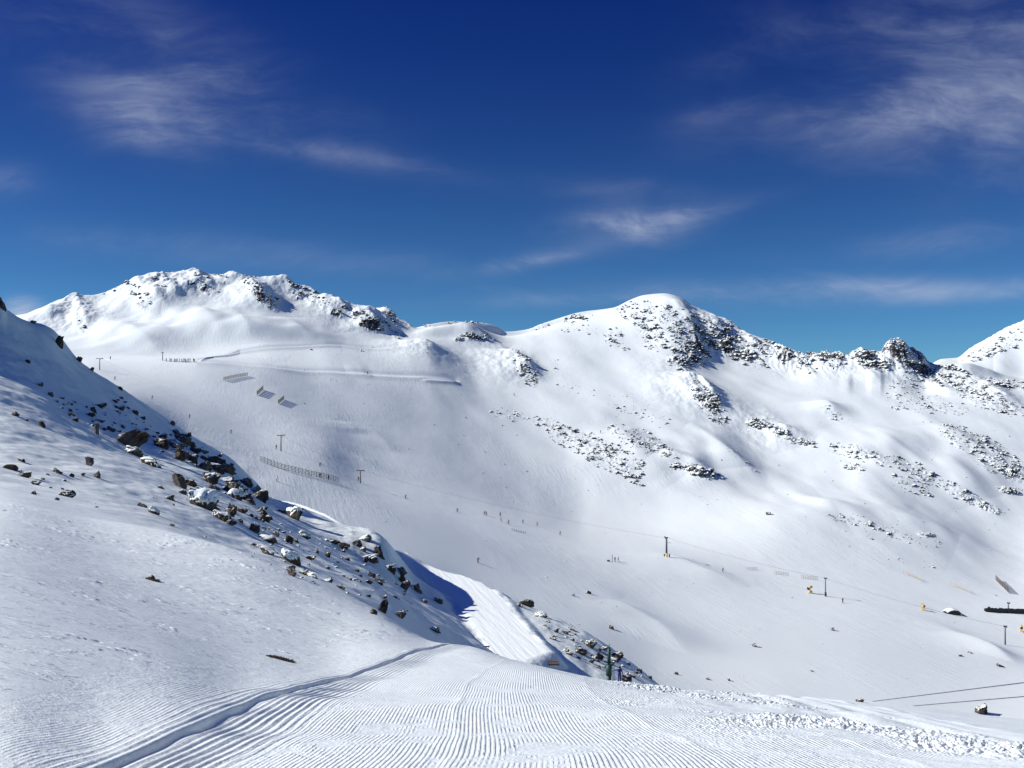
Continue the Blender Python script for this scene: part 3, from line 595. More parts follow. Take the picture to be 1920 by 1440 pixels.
# ------------------------------------------------------------------ rocks
def rock_mesh(name, seed, mat, flat=1., detail=2, sharp=.16):
    rg = random.Random(seed); bm = bmesh.new()
    for i in range(rg.randint(11, 17)):
        v = Vector((rg.gauss(0, 1), rg.gauss(0, 1), rg.gauss(0, 1))).normalized()
        p = Vector([math.copysign(abs(c)**.65, c) for c in v]) * rg.uniform(.42, .56)
        bm.verts.new(p)
    bmesh.ops.convex_hull(bm, input=bm.verts[:])
    for v in [v for v in bm.verts if not v.link_faces]: bm.verts.remove(v)
    for k in range(detail):
        bmesh.ops.subdivide_edges(bm, edges=bm.edges[:], cuts=1, use_grid_fill=True)
        bmesh.ops.triangulate(bm, faces=bm.faces[:])
        a = sharp / (2.0**k)
        for v in bm.verts: v.co += Vector((rg.uniform(-a, a), rg.uniform(-a, a), rg.uniform(-a, a))) * .55
    xs_ = [v.co.x for v in bm.verts]; ys_ = [v.co.y for v in bm.verts]; zs_ = [v.co.z for v in bm.verts]
    for v in bm.verts:
        v.co.x = (v.co.x - min(xs_)) / (max(xs_) - min(xs_)) - .5
        v.co.y = (v.co.y - min(ys_)) / (max(ys_) - min(ys_)) - .5
        v.co.z = (v.co.z - min(zs_)) / (max(zs_) - min(zs_)) - .38
    bmesh.ops.recalc_face_normals(bm, faces=bm.faces[:])
    me = bpy.data.meshes.new(name); bm.to_mesh(me); bm.free(); me.materials.append(mat); return me
ROCKS = [rock_mesh('boulder', 100 + i, M_rock, detail=3 if i < 6 else 2) for i in range(14)]
BARES = [rock_mesh('bare_boulder', 300 + i, M_bare, detail=3) for i in range(6)]
def cap_mesh(src, seed):
    """snow lying on the top faces of a boulder, a little thick at the middle"""
    rg = random.Random(seed); bm = bmesh.new(); bm.from_mesh(src)
    kill = [f for f in bm.faces if not (f.normal.z > .32 + rg.uniform(-.08, .12) and f.calc_center_median().z > .22)]
    bmesh.ops.delete(bm, geom=kill, context='FACES')
    if not bm.faces: bm.from_mesh(src)
    for v in bm.verts:
        edge_ = v.is_boundary
        v.co.z += .01 if edge_ else .055 * max(.3, 1 - 2.2 * (v.co.x**2 + v.co.y**2)) + .02
        v.co.x *= 1.02; v.co.y *= 1.02
    for _ in range(4): bmesh.ops.smooth_vert(bm, verts=[v for v in bm.verts if not v.is_boundary], factor=.5, use_axis_x=True, use_axis_y=True, use_axis_z=True)
    r_ = bmesh.ops.extrude_face_region(bm, geom=bm.faces[:])
    for v in [g for g in r_['geom'] if isinstance(g, bmesh.types.BMVert)]: pass
    low = set(bm.verts) - set(g for g in r_['geom'] if isinstance(g, bmesh.types.BMVert))
    for v in low: v.co.z -= .07
    bmesh.ops.recalc_face_normals(bm, faces=bm.faces[:])
    for f in bm.faces: f.smooth = True
    me = bpy.data.meshes.new('snow_cap'); bm.to_mesh(me); bm.free(); me.materials.append(M_cap); return me
CAPS = [cap_mesh(m_, i) for i, m_ in enumerate(ROCKS)]
CAPSB = [cap_mesh(m_, 20 + i) for i, m_ in enumerate(BARES)]
nrock = 0
def put_rock(px, py, w, h, name='rock', label=None, group=None, cap=False, kind=None, layer=None, cat='rock', lean=None, bare=False):
    """a rock whose middle is seen at bearing px, sight py, w by h across"""
    global nrock
    p = point(px, py + h * .30, layer); s = p.y / F; rg = random.Random(nrock * 7 + 5)
    lib = BARES if bare else ROCKS
    k = rg.randrange(len(lib)) if kind is None else kind
    o = link(bpy.data.objects.new(name, lib[k]))
    o.location = p; W_, H_ = max(w * .92, 3) * s, max(h * .92, 2.5) * s
    o.scale = (W_ * rg.uniform(.98, 1.15), max(W_, H_) * rg.uniform(.7, 1.0), H_ * 1.6)
    o.rotation_euler = (rg.uniform(-.2, .2), rg.uniform(.05, .45) if lean is None else lean, rg.uniform(-.5, .5) + (math.pi if rg.random() < .5 else 0))
    if cap:
        c = link(bpy.data.objects.new('snow_cap', (CAPSB if bare else CAPS)[k]), o)
    tag(o, label, cat, group); nrock += 1
    return o
G_near = 'boulders and stones on the left hillside'
NB = [  # px, py, w, h, cap, bare, label
 (243, 824, 60, 44, 0, 1, 'largest dark brown crag of the left hillside, at the edge of the shade'),
 (184, 808, 13, 24, 0, 1, 'upright reddish stone standing just left of the big dark crag'),
 (253, 848, 34, 17, 1, 0, 'snow topped slab tucked against the foot of the big dark crag'),
 (287, 868, 42, 20, 1, 0, 'brown boulder with snow hollow at the tip of the rocks below the crag'),
 (300, 832, 34, 20, 0, 0, 'jagged dark rock just right of the big crag'),
 (318, 828, 16, 12, 0, 0, 'small dark block behind the jagged rock right of the crag'),
 (338, 855, 24, 24, 0, 0, 'steep dark rock in the middle of the shaded boulder band'),
 (362, 861, 26, 20, 0, 0, 'dark double lump in the shaded boulder band near the skyline'),
 (379, 845, 28, 10, 1, 0, 'flat snow covered rock on the shaded hill near the skyline'),
 (402, 862, 13, 12, 0, 0, 'small dark rock near the skyline, left of the snow topped edge rock'),
 (411, 853, 11, 10, 0, 0, 'small dark knob right on the skyline edge of the left hill'),
 (430, 877, 26, 15, 1, 0, 'snow topped dark rock on the skyline edge of the left hill'),
 (392, 898, 32, 22, 0, 0, 'pair of dark stones on the shaded hill above the snow covered boulder pile'),
 (335, 904, 28, 28, 1, 1, 'square brown boulder with a thick snow cap left of the boulder pile'),
 (303, 914, 13, 8, 0, 0, 'small dark stone left of the square snow capped boulder'),
 (165, 867, 19, 17, 0, 1, 'olive brown block standing alone on the sunny snow at left'),
 (180, 890, 17, 16, 0, 0, 'dark stone with a long shadow below the lone olive brown block'),
 (20, 877, 26, 11, 0, 1, 'long low brown rock by the left edge of the photo'),
 (47, 891, 27, 12, 0, 0, 'low brown rock with snow lower right of the long edge rock'),
 (108, 883, 21, 13, 1, 0, 'pointed grey stone half buried between the low brown rocks and the lone block'),
 (67, 906, 18, 9, 0, 0, 'small grey stone below the low brown rocks at left'),
 (134, 892, 10, 7, 0, 0, 'little dark stone just right of the pointed grey stone'),
 (40, 863, 14, 6, 0, 0, 'flat dark stone highest above the long edge rock'),
 (63, 925, 10, 6, 0, 1, 'tiny reddish stone in the smooth snow at left'),
 (126, 927, 28, 14, 1, 1, 'orange brown rock buried under a round snow pillow'),
 (266, 948, 22, 8, 0, 1, 'flat greyish stone in the middle of the smooth left snow'),
 (288, 959, 22, 13, 1, 0, 'snow covered stone with dark right side in the middle left snow'),
 (320, 934, 18, 9, 0, 0, 'low dark stone just left of the snow covered boulder pile'),
 (378, 938, 54, 36, 1, 0, 'biggest snow capped boulder of the pile in the middle of the hillside'),
 (398, 950, 30, 22, 0, 0, 'dark lower block of the snow covered boulder pile'),
 (413, 968, 32, 19, 1, 0, 'round snowy boulder just below the pile'),
 (440, 928, 32, 20, 1, 0, 'dark boulder with snow streaks right of the pile'),
 (468, 936, 26, 18, 1, 0, 'snow topped dark boulder above the first bend of the road'),
 (436, 954, 18, 16, 0, 0, 'dark block between the pile and the road'),
 (451, 977, 14, 8, 0, 0, 'small brown stone below the round snowy boulder'),
 (475, 991, 22, 16, 1, 0, 'snow capped stone lowest in the row under the boulder pile'),
 (490, 932, 34, 24, 0, 0, 'dark ragged rock on the rim where the road appears'),
 (549, 964, 40, 27, 1, 0, 'large snow capped dark boulder leaning over the upper road'),
 (530, 958, 22, 12, 0, 0, 'dark flank stone left of the boulder leaning over the road'),
 (488, 972, 22, 11, 1, 0, 'brown stone half covered with snow above the lower field'),
 (501, 1010, 36, 14, 1, 1, 'long brown slab with a white snow edge in the lower field'),
 (542, 1013, 15, 16, 0, 1, 'reddish stone between the two snow topped lower boulders'),
 (571, 1004, 24, 14, 1, 0, 'dark stone with white cap in the shade of the upper road bank'),
 (499, 1032, 38, 14, 1, 1, 'wide orange brown slab left of the big orange brown boulder'),
 (547, 1046, 38, 30, 1, 1, 'big orange brown boulder with snow on its shoulders'),
 (546, 1074, 22, 15, 0, 1, 'brown stone below the big orange brown boulder'),
 (585, 1078, 25, 15, 1, 1, 'orange brown stone with a round snow hat and a long shadow'),
 (592, 1033, 12, 7, 0, 0, 'small brown stone right of the big orange brown boulder'),
 (614, 1041, 14, 12, 0, 0, 'small dark stone in open snow left of the road bend'),
 (585, 1046, 14, 9, 1, 0, 'snowy grey stone between the big orange boulder and the open snow'),
 (643, 1022, 30, 11, 0, 1, 'long dark brown rock below the shaded upper road'),
 (686, 1010, 24, 10, 1, 0, 'dark flat rock on the rim right after the upper road ends'),
 (670, 1019, 20, 12, 1, 0, 'snow streaked rock just left of the rim rock'),
 (681, 1031, 13, 10, 0, 0, 'little dark stone below the rim rocks'),
 (712, 1036, 18, 22, 0, 0, 'upright dark rock on the rim above the shaded bank'),
 (696, 1047, 34, 14, 1, 0, 'pale snowy rock heap beneath the upright rim rock'),
 (734, 1067, 26, 16, 1, 0, 'round snow dome boulder on the rim where the road opens'),
 (752, 1071, 20, 14, 0, 1, 'olive stone just right of the round snow dome boulder'),
 (752, 1086, 15, 14, 0, 1, 'stone wedged between the snow dome boulder and the square rim block'),
 (758, 1099, 19, 19, 1, 1, 'square brown block with a snow cap beside the road shadow'),
 (785, 1105, 15, 19, 1, 0, 'tall narrow snow covered stone by the road shadow'),
 (690, 1091, 17, 10, 0, 1, 'dark brown stone in the middle of the lower snowfield'),
 (711, 1091, 9, 7, 0, 1, 'tiny reddish stone beside the dark brown stone of the lower snowfield'),
 (716, 1140, 15, 26, 1, 0, 'tall snow hooded boulder behind the soft snow crest'),
 (700, 1148, 14, 11, 0, 1, 'brown stone peeping over the crest left of the snow hooded boulder'),
 (750, 1153, 20, 14, 1, 1, 'reddish brown stone with snow, right of the snow hooded boulder'),
 (741, 1119, 9, 6, 0, 0, 'tiny dark stone above the snow hooded boulder'),
 (814, 1181, 22, 9, 0, 0, 'flat dark stone just above the end of the groomed piste'),
 (822, 1126, 18, 10, 0, 0, 'brown rocks at the lower inner edge of the road'),
 (110, 641, 18, 22, 0, 1, 'dark ledge jutting from the skyline of the shaded left hill'),
 (2, 568, 17, 26, 0, 1, 'dark rock at the very top left of the shaded hill'),
 (146, 673, 14, 9, 0, 0, 'dark rock on the hill skyline below the ledge'),
 (171, 692, 11, 7, 0, 0, 'small dark rock on the hill skyline below the lift tower'),
 (62, 604, 11, 6, 0, 0, 'small dark rock on the upper skyline of the hill'),
 (226, 729, 9, 8, 0, 0, 'small skyline rock halfway down the left hill'),
 (323, 794, 11, 9, 0, 0, 'small skyline rock right above the dark boulder band'),
 (355, 815, 10, 9, 0, 0, 'skyline rock between the two fences and the boulder band'),
 (226, 766, 16, 8, 0, 0, 'flat dark stone in the upper shaded scatter of stones'),
 (176, 769, 12, 11, 0, 0, 'round dark stone in the shaded scatter left of the crag top'),
 (95, 740, 10, 9, 0, 0, 'round dark stone high in the shaded left slope'),
 (75, 722, 12, 7, 0, 0, 'dark stone above the sunny patch in the shaded left slope'),
 (52, 678, 11, 7, 0, 1, 'solitary brown stone high in the shade at left'),
 (78, 796, 13, 12, 1, 1, 'small orange stone with snow in the sunny patch at left'),
 (27, 776, 17, 8, 0, 1, 'flat orange brown stone near the left edge in the sunny patch'),
 (50, 788, 6, 5, 0, 1, 'tiny brown stone between the two orange stones of the sunny patch'),
 (987, 1132, 32, 13, 0, 1, 'orange brown rock at the head of the rib below the road'),
 (1014, 1153, 24, 11, 1, 0, 'snowy dark rock second along the rib below the road'),
 (1106, 1208, 28, 15, 1, 1, 'reddish brown boulder with snow on the rib left of the green pylon'),
 (1090, 1222, 22, 13, 0, 0, 'dark rock below the reddish boulder of the rib'),
 (1121, 1231, 20, 12, 1, 0, 'snow edged dark rock just left of the green pylon'),
 (1157, 1230, 24, 14, 0, 1, 'dark brown rock on the rib right of the green pylon'),
 (1171, 1273, 24, 13, 0, 0, 'striped dark rock beside the person in blue'),
 (1108, 1240, 10, 8, 0, 1, 'small orange brown stone left of the green pylon foot'),
 (1123, 1251, 9, 8, 0, 1, 'tiny orange brown stone nearest the green pylon foot'),
 (1199, 1257, 11, 10, 0, 0, 'small dark rock right of the person in blue on the rib'),
 (1219, 1270, 9, 7, 0, 0, 'last small dark rock at the lower end of the rib'),
 (1146, 1177, 11, 7, 0, 0, 'dark stone in the valley snow straight above the green pylon'),
 (1103, 1111, 10, 6, 0, 0, 'dark stone in the valley snow right of the road bend'),
 (1075, 1116, 7, 5, 0, 0, 'smaller dark stone left of the valley stone by the road bend'),
 (1440, 963, 10, 6, 0, 0, 'lone dark stone in the brightest snow right of centre'),
 (1268, 1263, 9, 5, 0, 0, 'dark stone in the valley just above the groomed crest'),
 (1560, 1180, 9, 6, 0, 0, 'lone dark stone in the valley below the standing skier'),
 (1411, 1210, 14, 6, 0, 0, 'dark stones in the middle of the lower valley snow'),
 (1366, 1275, 7, 4, 0, 0, 'right one of two stones above the piste crest'),
 (1328, 1273, 8, 4, 0, 0, 'left one of two stones above the piste crest'),
 (1612, 1314, 14, 7, 0, 0, 'dark stone where the upper cable vanishes behind the crest'),
 (1876, 1248, 14, 6, 0, 0, 'dark stone above the cables near the right edge'),
 (1800, 1229, 8, 4, 0, 0, 'small dark stone in the lower right valley left of the snow bank'),
 (1558 + 260, 1223, 10, 4, 0, 0, 'flat stones just above the small stone of the lower right valley'),
 (1522, 1258, 6, 3, 0, 0, 'tiny dark stone in the grey lower valley snow'),
]
for (px, py, w, h, cap, bare, lb) in NB:
    far_ = px > 1060 and not (py > 1195 and px < 1225)
    crag = w >= 54
    o = put_rock(px, py, w, h, 'boulder' if w >= 14 else 'rock', lb, None, cap=bool(cap) and w >= 22 and not (330 < px < 500 and w < 30), bare=bool(bare), layer='far' if far_ and py < 1300 else None)
# scattered small stones, by band (nothing tells the stones of one band apart)
rg = random.Random(11)
BANDS = [
 ('small dark stones in the shaded scatter', 'small dark stone in the shaded scatter above the big crag', [(95, 735), (160, 760), (230, 745), (300, 815), (260, 830), (215, 810), (150, 795), (110, 765)], 32, (6, 14)),
 ('stones in the shaded boulder band', 'small dark stone in the shaded band right of the big crag', [(290, 825), (330, 808), (425, 868), (500, 925), (470, 945), (370, 880), (300, 850)], 46, (9, 27)),
 ('stones around the boulder pile', 'small dark stone in the snow around the boulder pile', [(300, 900), (400, 900), (500, 950), (540, 1000), (480, 1010), (400, 965), (340, 935)], 26, (8, 24)),
 ('stones of the lower field', 'small dark stone in the lower field left of the road', [(480, 985), (600, 1000), (740, 1070), (800, 1120), (780, 1165), (700, 1130), (560, 1085), (470, 1045)], 40, (6, 18)),
 ('stones in the sunny left snow', 'tiny dark stone poking from the smooth sunny snow at left', [(5, 850), (150, 860), (300, 930), (420, 1000), (380, 1035), (200, 960), (10, 920)], 12, (5, 10)),
 ('stones on the rib below the road', 'small dark stone on the rib below the road', [(960, 1125), (1010, 1145), (1100, 1190), (1165, 1235), (1235, 1288), (1180, 1270), (1080, 1240), (1010, 1170)], 34, (5, 13)),
]
def inside(P, x, y):
    c = False
    for i in range(len(P)):
        x1, y1 = P[i]; x2, y2 = P[i - 1]
        if (y1 > y) != (y2 > y) and x < (x2 - x1) * (y - y1) / (y2 - y1) + x1: c = not c
    return c
for grp, lb, P, n, (s0, s1) in BANDS:
    k = 0
    while k < n:
        x = rg.uniform(min(p[0] for p in P), max(p[0] for p in P)); y = rg.uniform(min(p[1] for p in P), max(p[1] for p in P))
        if not inside(P, x, y): continue
        w = s0 + (s1 - s0) * rg.random()**1.8; w_ = w * rg.uniform(1, 1.5)
        q = point(x, y)
        if q.y > 260: k += 1; continue
        put_rock(x, y, w_, w * .62, 'rock', lb, grp, bare=rg.random() < .5); k += 1
# ---- loose scree of the far mountains: beyond counting
SC = [rock_mesh('scree_piece', 700 + i, M_scree, detail=1, sharp=.2) for i in range(10)]
SCv = [(np.array([v.co[:] for v in m_.vertices]), np.array([p.vertices[:] for p in m_.polygons])) for m_ in SC]
rs = np.random.RandomState(5)
V_, F_, nb = [], [], 0
def add_piece(p, w, h):
    global nb
    v, f = SCv[rs.randint(len(SCv))]
    th = rs.rand() * 6.283; c, s = math.cos(th), math.sin(th)
    q = v * [w, w * rs.uniform(.7, 1.1), h]
    q = np.stack([q[:, 0] * c - q[:, 1] * s, q[:, 0] * s + q[:, 1] * c, q[:, 2]], 1) + np.array(p)
    V_.append(q); F_.append(f + nb); nb += len(v)
for (cx, cy, rx, ry, an, st, dn) in RZ:
    n = int(math.pi * rx * ry * dn / 100 * 11); ca, sa = math.cos(R(an)), math.sin(R(an))
    for _ in range(n):
        r_ = rs.rand()**.5 * 1.12; th = rs.rand() * 6.283; u, v = r_ * math.cos(th) * rx, r_ * math.sin(th) * ry
        x, y = cx + u * ca - v * sa, cy + u * sa + v * ca
        if x < -10 or x > 1960: continue
        q_ = float(perlin(np.array((x + y * .7) / 17.), np.array((y - x * .35) / 7.5))) + .5 * float(perlin(np.array(x / 6.), np.array(y / 4.)))
        if q_ < -.12 + .25 * rs.rand(): continue
        p = point(x, y, 'far')
        if p.y < 420: continue
        s = (1.4 + 3.6 * rs.rand()**3.2 * (1 + .5 * st) * (.5 + 1.6 * max(q_, 0))) * p.y / F
        add_piece(p, s, s * rs.uniform(.5, .95))
for grp, lb, P, n, (s0, s1) in BANDS:
    for _ in range(n * (3 if 'sunny' in lb else 7)):
        x = rs.uniform(min(p[0] for p in P), max(p[0] for p in P)); y = rs.uniform(min(p[1] for p in P), max(p[1] for p in P))
        if not inside(P, x, y): continue
        p = point(x, y)
        if p.y > 260: continue
        s = (1.5 + 5 * rs.rand()**2.2) * p.y / F; add_piece(p, s * 1.4, s * .8)
# thin scatter over the lower far slopes
for (x0, y0, x1, y1, n) in [(900, 760, 1500, 960, 90), (1500, 720, 1915, 1060, 130), (560, 660, 900, 760, 50), (640, 780, 1000, 980, 40), (980, 1080, 1300, 1290, 46), (1300, 1100, 1900, 1300, 60), (860, 1000, 1300, 1060, 16), (600, 640, 780, 660, 14)]:
    for _ in range(n):
        p = point(rs.uniform(x0, x1), rs.uniform(y0, y1), 'far'); s = (1.2 + 2.2 * rs.rand()**3) * p.y / F
        add_piece(p, s, s * .6)
me = np_mesh('scree', np.concatenate(V_), np.concatenate(F_), smooth=False); me.materials.append(M_scree)
tag(link(bpy.data.objects.new('scree', me)), 'loose dark stones strewn over the snowy mountainsides', 'scree', None, 'stuff')
# ---- countable outcrops on the mountains
def outcrop(px, py, w, h, label, seed, n=20):
    rg = np.random.RandomState(seed); Vv, Ff, b_ = [], [], 0; c0 = point(px, py, 'far')
    for k in range(n):
        x = px + (k / (n - 1) - .5) * w * .9 + rg.uniform(-.05, .05) * w; y = py + rg.uniform(-.5, .5) * h * .6 + (x - px) * .12
        p = point(x, y, 'far'); s = rg.uniform(.12, .28) * min(w, 2.6 * h) * p.y / F * (1.2 - abs(x - px) / w)
        v, f = SCv[rg.randint(10)]; th = rg.rand() * 6.283; c, s_ = math.cos(th), math.sin(th)
        q = v * [s * 1.15, s, s * rg.uniform(.7, 1.15)]
        q = np.stack([q[:, 0] * c - q[:, 1] * s_, q[:, 0] * s_ + q[:, 1] * c, q[:, 2]], 1) + np.array(p) - np.array(c0)
        Vv.append(q); Ff.append(f + b_); b_ += len(v)
    me = np_mesh('rock_outcrop', np.concatenate(Vv), np.concatenate(Ff), smooth=False); me.materials.append(M_outcrop)
    o = link(bpy.data.objects.new('rock_outcrop', me)); o.location = c0; tag(o, label, 'outcrop')
M_outcrop = rock_mat('outcrop_rock', .4, .26, .50)
for i, a in enumerate([
 (1315, 886, 56, 18, 'long brown outcrop lowest under the domed peak'), (1266, 874, 26, 9, 'small brown outcrop just left of the long brown outcrop'),
 (1305, 655, 30, 22, 'brown crag beneath the summit of the domed peak'), (1281, 680, 22, 22, 'dark brown crag lowest under the domed summit'),
 (1345, 628, 26, 18, 'black crag on the right shoulder of the domed peak'), (1400, 668, 40, 22, 'dark broken crag low on the right shoulder of the dome'),
 (1420, 796, 44, 12, 'dark outcrop at the left end of the row right of the spur'), (1468, 812, 26, 12, 'brown outcrop in the middle of the row right of the spur'), (1512, 830, 26, 10, 'brown outcrop at the right end of the row right of the spur'),
 (1562, 668, 40, 14, 'dark snowy crag at the left end of the jagged ridge'), (1622, 668, 40, 22, 'snow topped brown crag left of the pointed peak'), (1640, 684, 60, 16, 'dark brown cliff under the gap of the jagged ridge'),
 (1678, 642, 22, 14, 'pointed rocky peak standing highest on the jagged ridge'), (1712, 682, 36, 12, 'dark rocky flank right of the pointed peak'), (1785, 690, 60, 12, 'dark broken rocks in front of the right hand saddle'),
 (1880, 722, 56, 12, 'dark outcrop on the ridge at the right edge'), (1085, 597, 36, 10, 'dark outcrop on the left shoulder of the domed peak'), (884, 630, 38, 9, 'dark outcrop on the small hump between the two mountains'), (861, 636, 16, 8, 'little dark outcrop at the left of the hump outcrop'),
 (1592, 878, 22, 8, 'small dark outcrop in the middle of the right hand slope'), (1185, 893, 34, 10, 'dark outcrop at the lower left edge of the boulder field'), (1206, 832, 22, 7, 'small dark outcrop in the upper boulder field'),
 (1340, 748, 26, 36, 'brown rocky rib hanging below the domed peak'), (700, 600, 34, 12, 'dark rocks at the foot of the left mountain ridge'), (505, 565, 14, 14, 'dark rocks at the foot of the central gully of the left mountain'), (555, 537, 20, 8, 'dark rocks high on the left mountain ridge'), (250, 551, 14, 8, 'dark rock on the left spur of the left mountain'),
 (1835, 738, 50, 12, 'dark broken rocks below the right hand saddle'), (1000, 712, 16, 16, 'rocks at the foot of the rounded spur in the bowl'), (1895, 922, 34, 9, 'dark outcrop low at the right edge of the photo'), (1745, 1003, 16, 5, 'dark stones at the right end of the low valley outcrop')]):
    outcrop(*a[:4], a[4], 900 + i)

# ------------------------------------------------------------------ building helpers
def bar(bm, a, b, r1, r2=None, n=8, cap=True):
    a, b = Vector(a), Vector(b); r2 = r1 if r2 is None else r2
    d = b - a; q = d.to_track_quat('Z', 'Y').to_matrix()
    A = [bm.verts.new(a + q @ Vector((r1 * math.cos(2 * math.pi * k / n), r1 * math.sin(2 * math.pi * k / n), 0))) for k in range(n)]
    B = [bm.verts.new(b + q @ Vector((r2 * math.cos(2 * math.pi * k / n), r2 * math.sin(2 * math.pi * k / n), 0))) for k in range(n)]
    for k in range(n): bm.faces.new((A[k], A[(k + 1) % n], B[(k + 1) % n], B[k]))
    if cap: bm.faces.new(A[::-1]); bm.faces.new(B)
def box(bm, c, s, rz=0.):
    m_ = Matrix.Translation(c) @ Matrix.Rotation(rz, 4, 'Z') @ Matrix.Diagonal((s[0], s[1], s[2], 1))
    r_ = bmesh.ops.create_cube(bm, size=1, matrix=m_); return r_['verts']
def part(name, fn, mat, parent=None, smooth=False, bevel=0.):
    bm = bmesh.new(); fn(bm)
    if bevel: bmesh.ops.bevel(bm, geom=bm.edges[:], offset=bevel, segments=2, affect='EDGES')
    bmesh.ops.recalc_face_normals(bm, faces=bm.faces[:])
    me = bpy.data.meshes.new(name); bm.to_mesh(me); bm.free()
    if smooth: me.polygons.foreach_set('use_smooth', [True] * len(me.polygons))
    me.materials.append(mat)
    return link(bpy.data.objects.new(name, me), parent)
def thing(name, label, cat, loc, rz=0., group=None):
    o = link(bpy.data.objects.new(name, None)); o.empty_display_size = .3
    o.location = loc; o.rotation_euler = (0, 0, rz); return tag(o, label, cat, group)
def dup(root, loc, rz, label, group=None, scale=1.):
    r_ = root.copy(); COL.objects.link(r_); r_.location = loc; r_.rotation_euler = (0, 0, rz); r_.scale = (scale,) * 3
    if label: r_['label'] = label
    if group: r_['group'] = group
    elif 'group' in r_: del r_['group']
    for ch in list(root.children):
        c = ch.copy(); COL.objects.link(c); c.parent = r_
        for g_ in ch.children: d_ = g_.copy(); COL.objects.link(d_); d_.parent = c
    return r_

# ------------------------------------------------------------------ drag lift towers
def tower(px, py, h, label, rz=.3, pad=None, arm=1.6, group='drag lift towers in the valley', thick=.23):
    p = point(px, py, 'far'); t = thing('lift_tower', label, 'lift tower', p, rz, group)
    part('pole', lambda b: bar(b, (0, 0, -.5), (0, 0, h), thick, thick * .7, 10), M_steel, t, True)
    part('cross_arm', lambda b: (bar(b, (-arm, 0, h - .25), (arm, 0, h - .1), .14), bar(b, (0, 0, h - 1.2), (arm * .8, 0, h - .2), .05)), M_steel, t)
    for s in (-1, 1):
        w_ = part('sheave', lambda b: (bar(b, (s * arm, -.42, h - .18), (s * arm, -.34, h - .18), .01, .01), bar(b, (s * arm - .05, -.4, h - .1), (s * arm + .05, -.4, h - .1), .24, n=12), bar(b, (s * arm - .05, .4, h - .1), (s * arm + .05, .4, h - .1), .24, n=12), bar(b, (s * arm, -.5, h - .1), (s * arm, .5, h - .1), .06)), M_black, t)
    part('ladder', lambda b: [bar(b, (x, thick + .12, 0), (x, thick + .12, h - .6), .02, n=4) for x in (-.17, .17)] + [bar(b, (-.17, thick + .12, k * .35 + .3), (.17, thick + .12, k * .35 + .3), .015, n=4) for k in range(int((h - 1.2) / .35))], M_steel, t)
    if pad: part('base_padding', lambda b: bar(b, (0, 0, -.3), (0, 0, 1.6), .45, .42, 14), pad, t, True)
    return t
tw = [tower(527, 846, 7.0, 'dark lift tower with small cross arm, left of the long fence', .5),
      tower(676, 906, 5.6, 'short lift tower with cross arm at the right end of the long fence', .4),
      tower(187, 694, 6.4, 'leaning looking lift tower beside the hill skyline on the far left', .7),
      tower(1548, 1118, 7.6, 'slim lift tower standing next to the yellow snow cannon', 1.3, M_black, .5, thick=.2),
      tower(1885, 1209, 7.0, 'lift tower below the long dark barrier at the right edge', 1.2, None, .7),
      tower(1891, 1150, 4.6, 'short dark post tower rising from the long dark barrier', 1.2, None, .5),
      tower(305, 676, 5.0, 'distant thin lift tower at the left end of the waiting skiers', .3, None, .6)]
big = tower(1250, 1044, 8.6, 'tallest dark lift tower with yellow padded foot in the valley centre', 1.2, M_yellow, .7, None, .42)
part('snow_gun_arm', lambda b: (bar(b, (0, 0, 8.2), (-1.9, .2, 8.9), .08), bar(b, (-1.9, .2, 8.9), (-2.9, .3, 9.5), .28, .2), bar(b, (-1.7, .2, 8.4), (-2.2, .2, 8.35), .14)), M_black, big)
part('side_bracket', lambda b: bar(b, (0, 0, 6.3), (.4, -1.9, 6.2), .07), M_steel, big)
part('foot_panel', lambda b: (box(b, (-.4, -1.3, .7), (.12, .5, 1.5)), box(b, (.3, 1.1, .5), (.12, .5, 1.3))), M_black, big)
def cable(name, pts, r_, label, group=None, mat=None):
    bm = bmesh.new()
    for k in range(len(pts) - 1): bar(bm, pts[k], pts[k + 1], r_, n=6, cap=False)
    me = bpy.data.meshes.new(name); bm.to_mesh(me); bm.free(); me.materials.append(mat or M_steel)
    tag(link(bpy.data.objects.new(name, me)), label, 'cable', group)
def sag(a, b, s, n=16):
    a, b = Vector(a), Vector(b); return [a.lerp(b, k / n) + Vector((0, 0, -4 * s * (k / n) * (1 - k / n))) for k in range(n + 1)]
def top(t, h): return t.location + Vector((0, 0, h))
cable('lift_cable', sag(top(big, 8.5), top(tw[3], 7.5), 1.0) + sag(top(tw[3], 7.5), top(tw[4], 6.9), 1.2)[1:], .035, 'faint drag lift cable running from the padded tower to the right edge')
cable('lift_cable', sag(top(tw[2], 6.3), top(tw[0], 6.9), 1.0) + sag(top(tw[0], 6.9), top(tw[1], 5.5), .8)[1:] + sag(top(tw[1], 5.5), top(big, 8.3), 2.0)[1:], .03, 'faint drag lift cable between the towers left of the padded tower')
def at(px, py, Y): return Vector(((px - 960) / F * Y, Y, (720 - py) / F * Y))
cable('steel_cable', sag(at(1480, 1334.6, 72), at(2500, 1208, 20), .0), .017, 'upper of two dark cables crossing the lower right corner')
cable('steel_cable', sag(at(1560, 1336.6, 72), at(2500, 1256.7, 20), .0), .017, 'lower of two dark cables crossing the lower right corner')

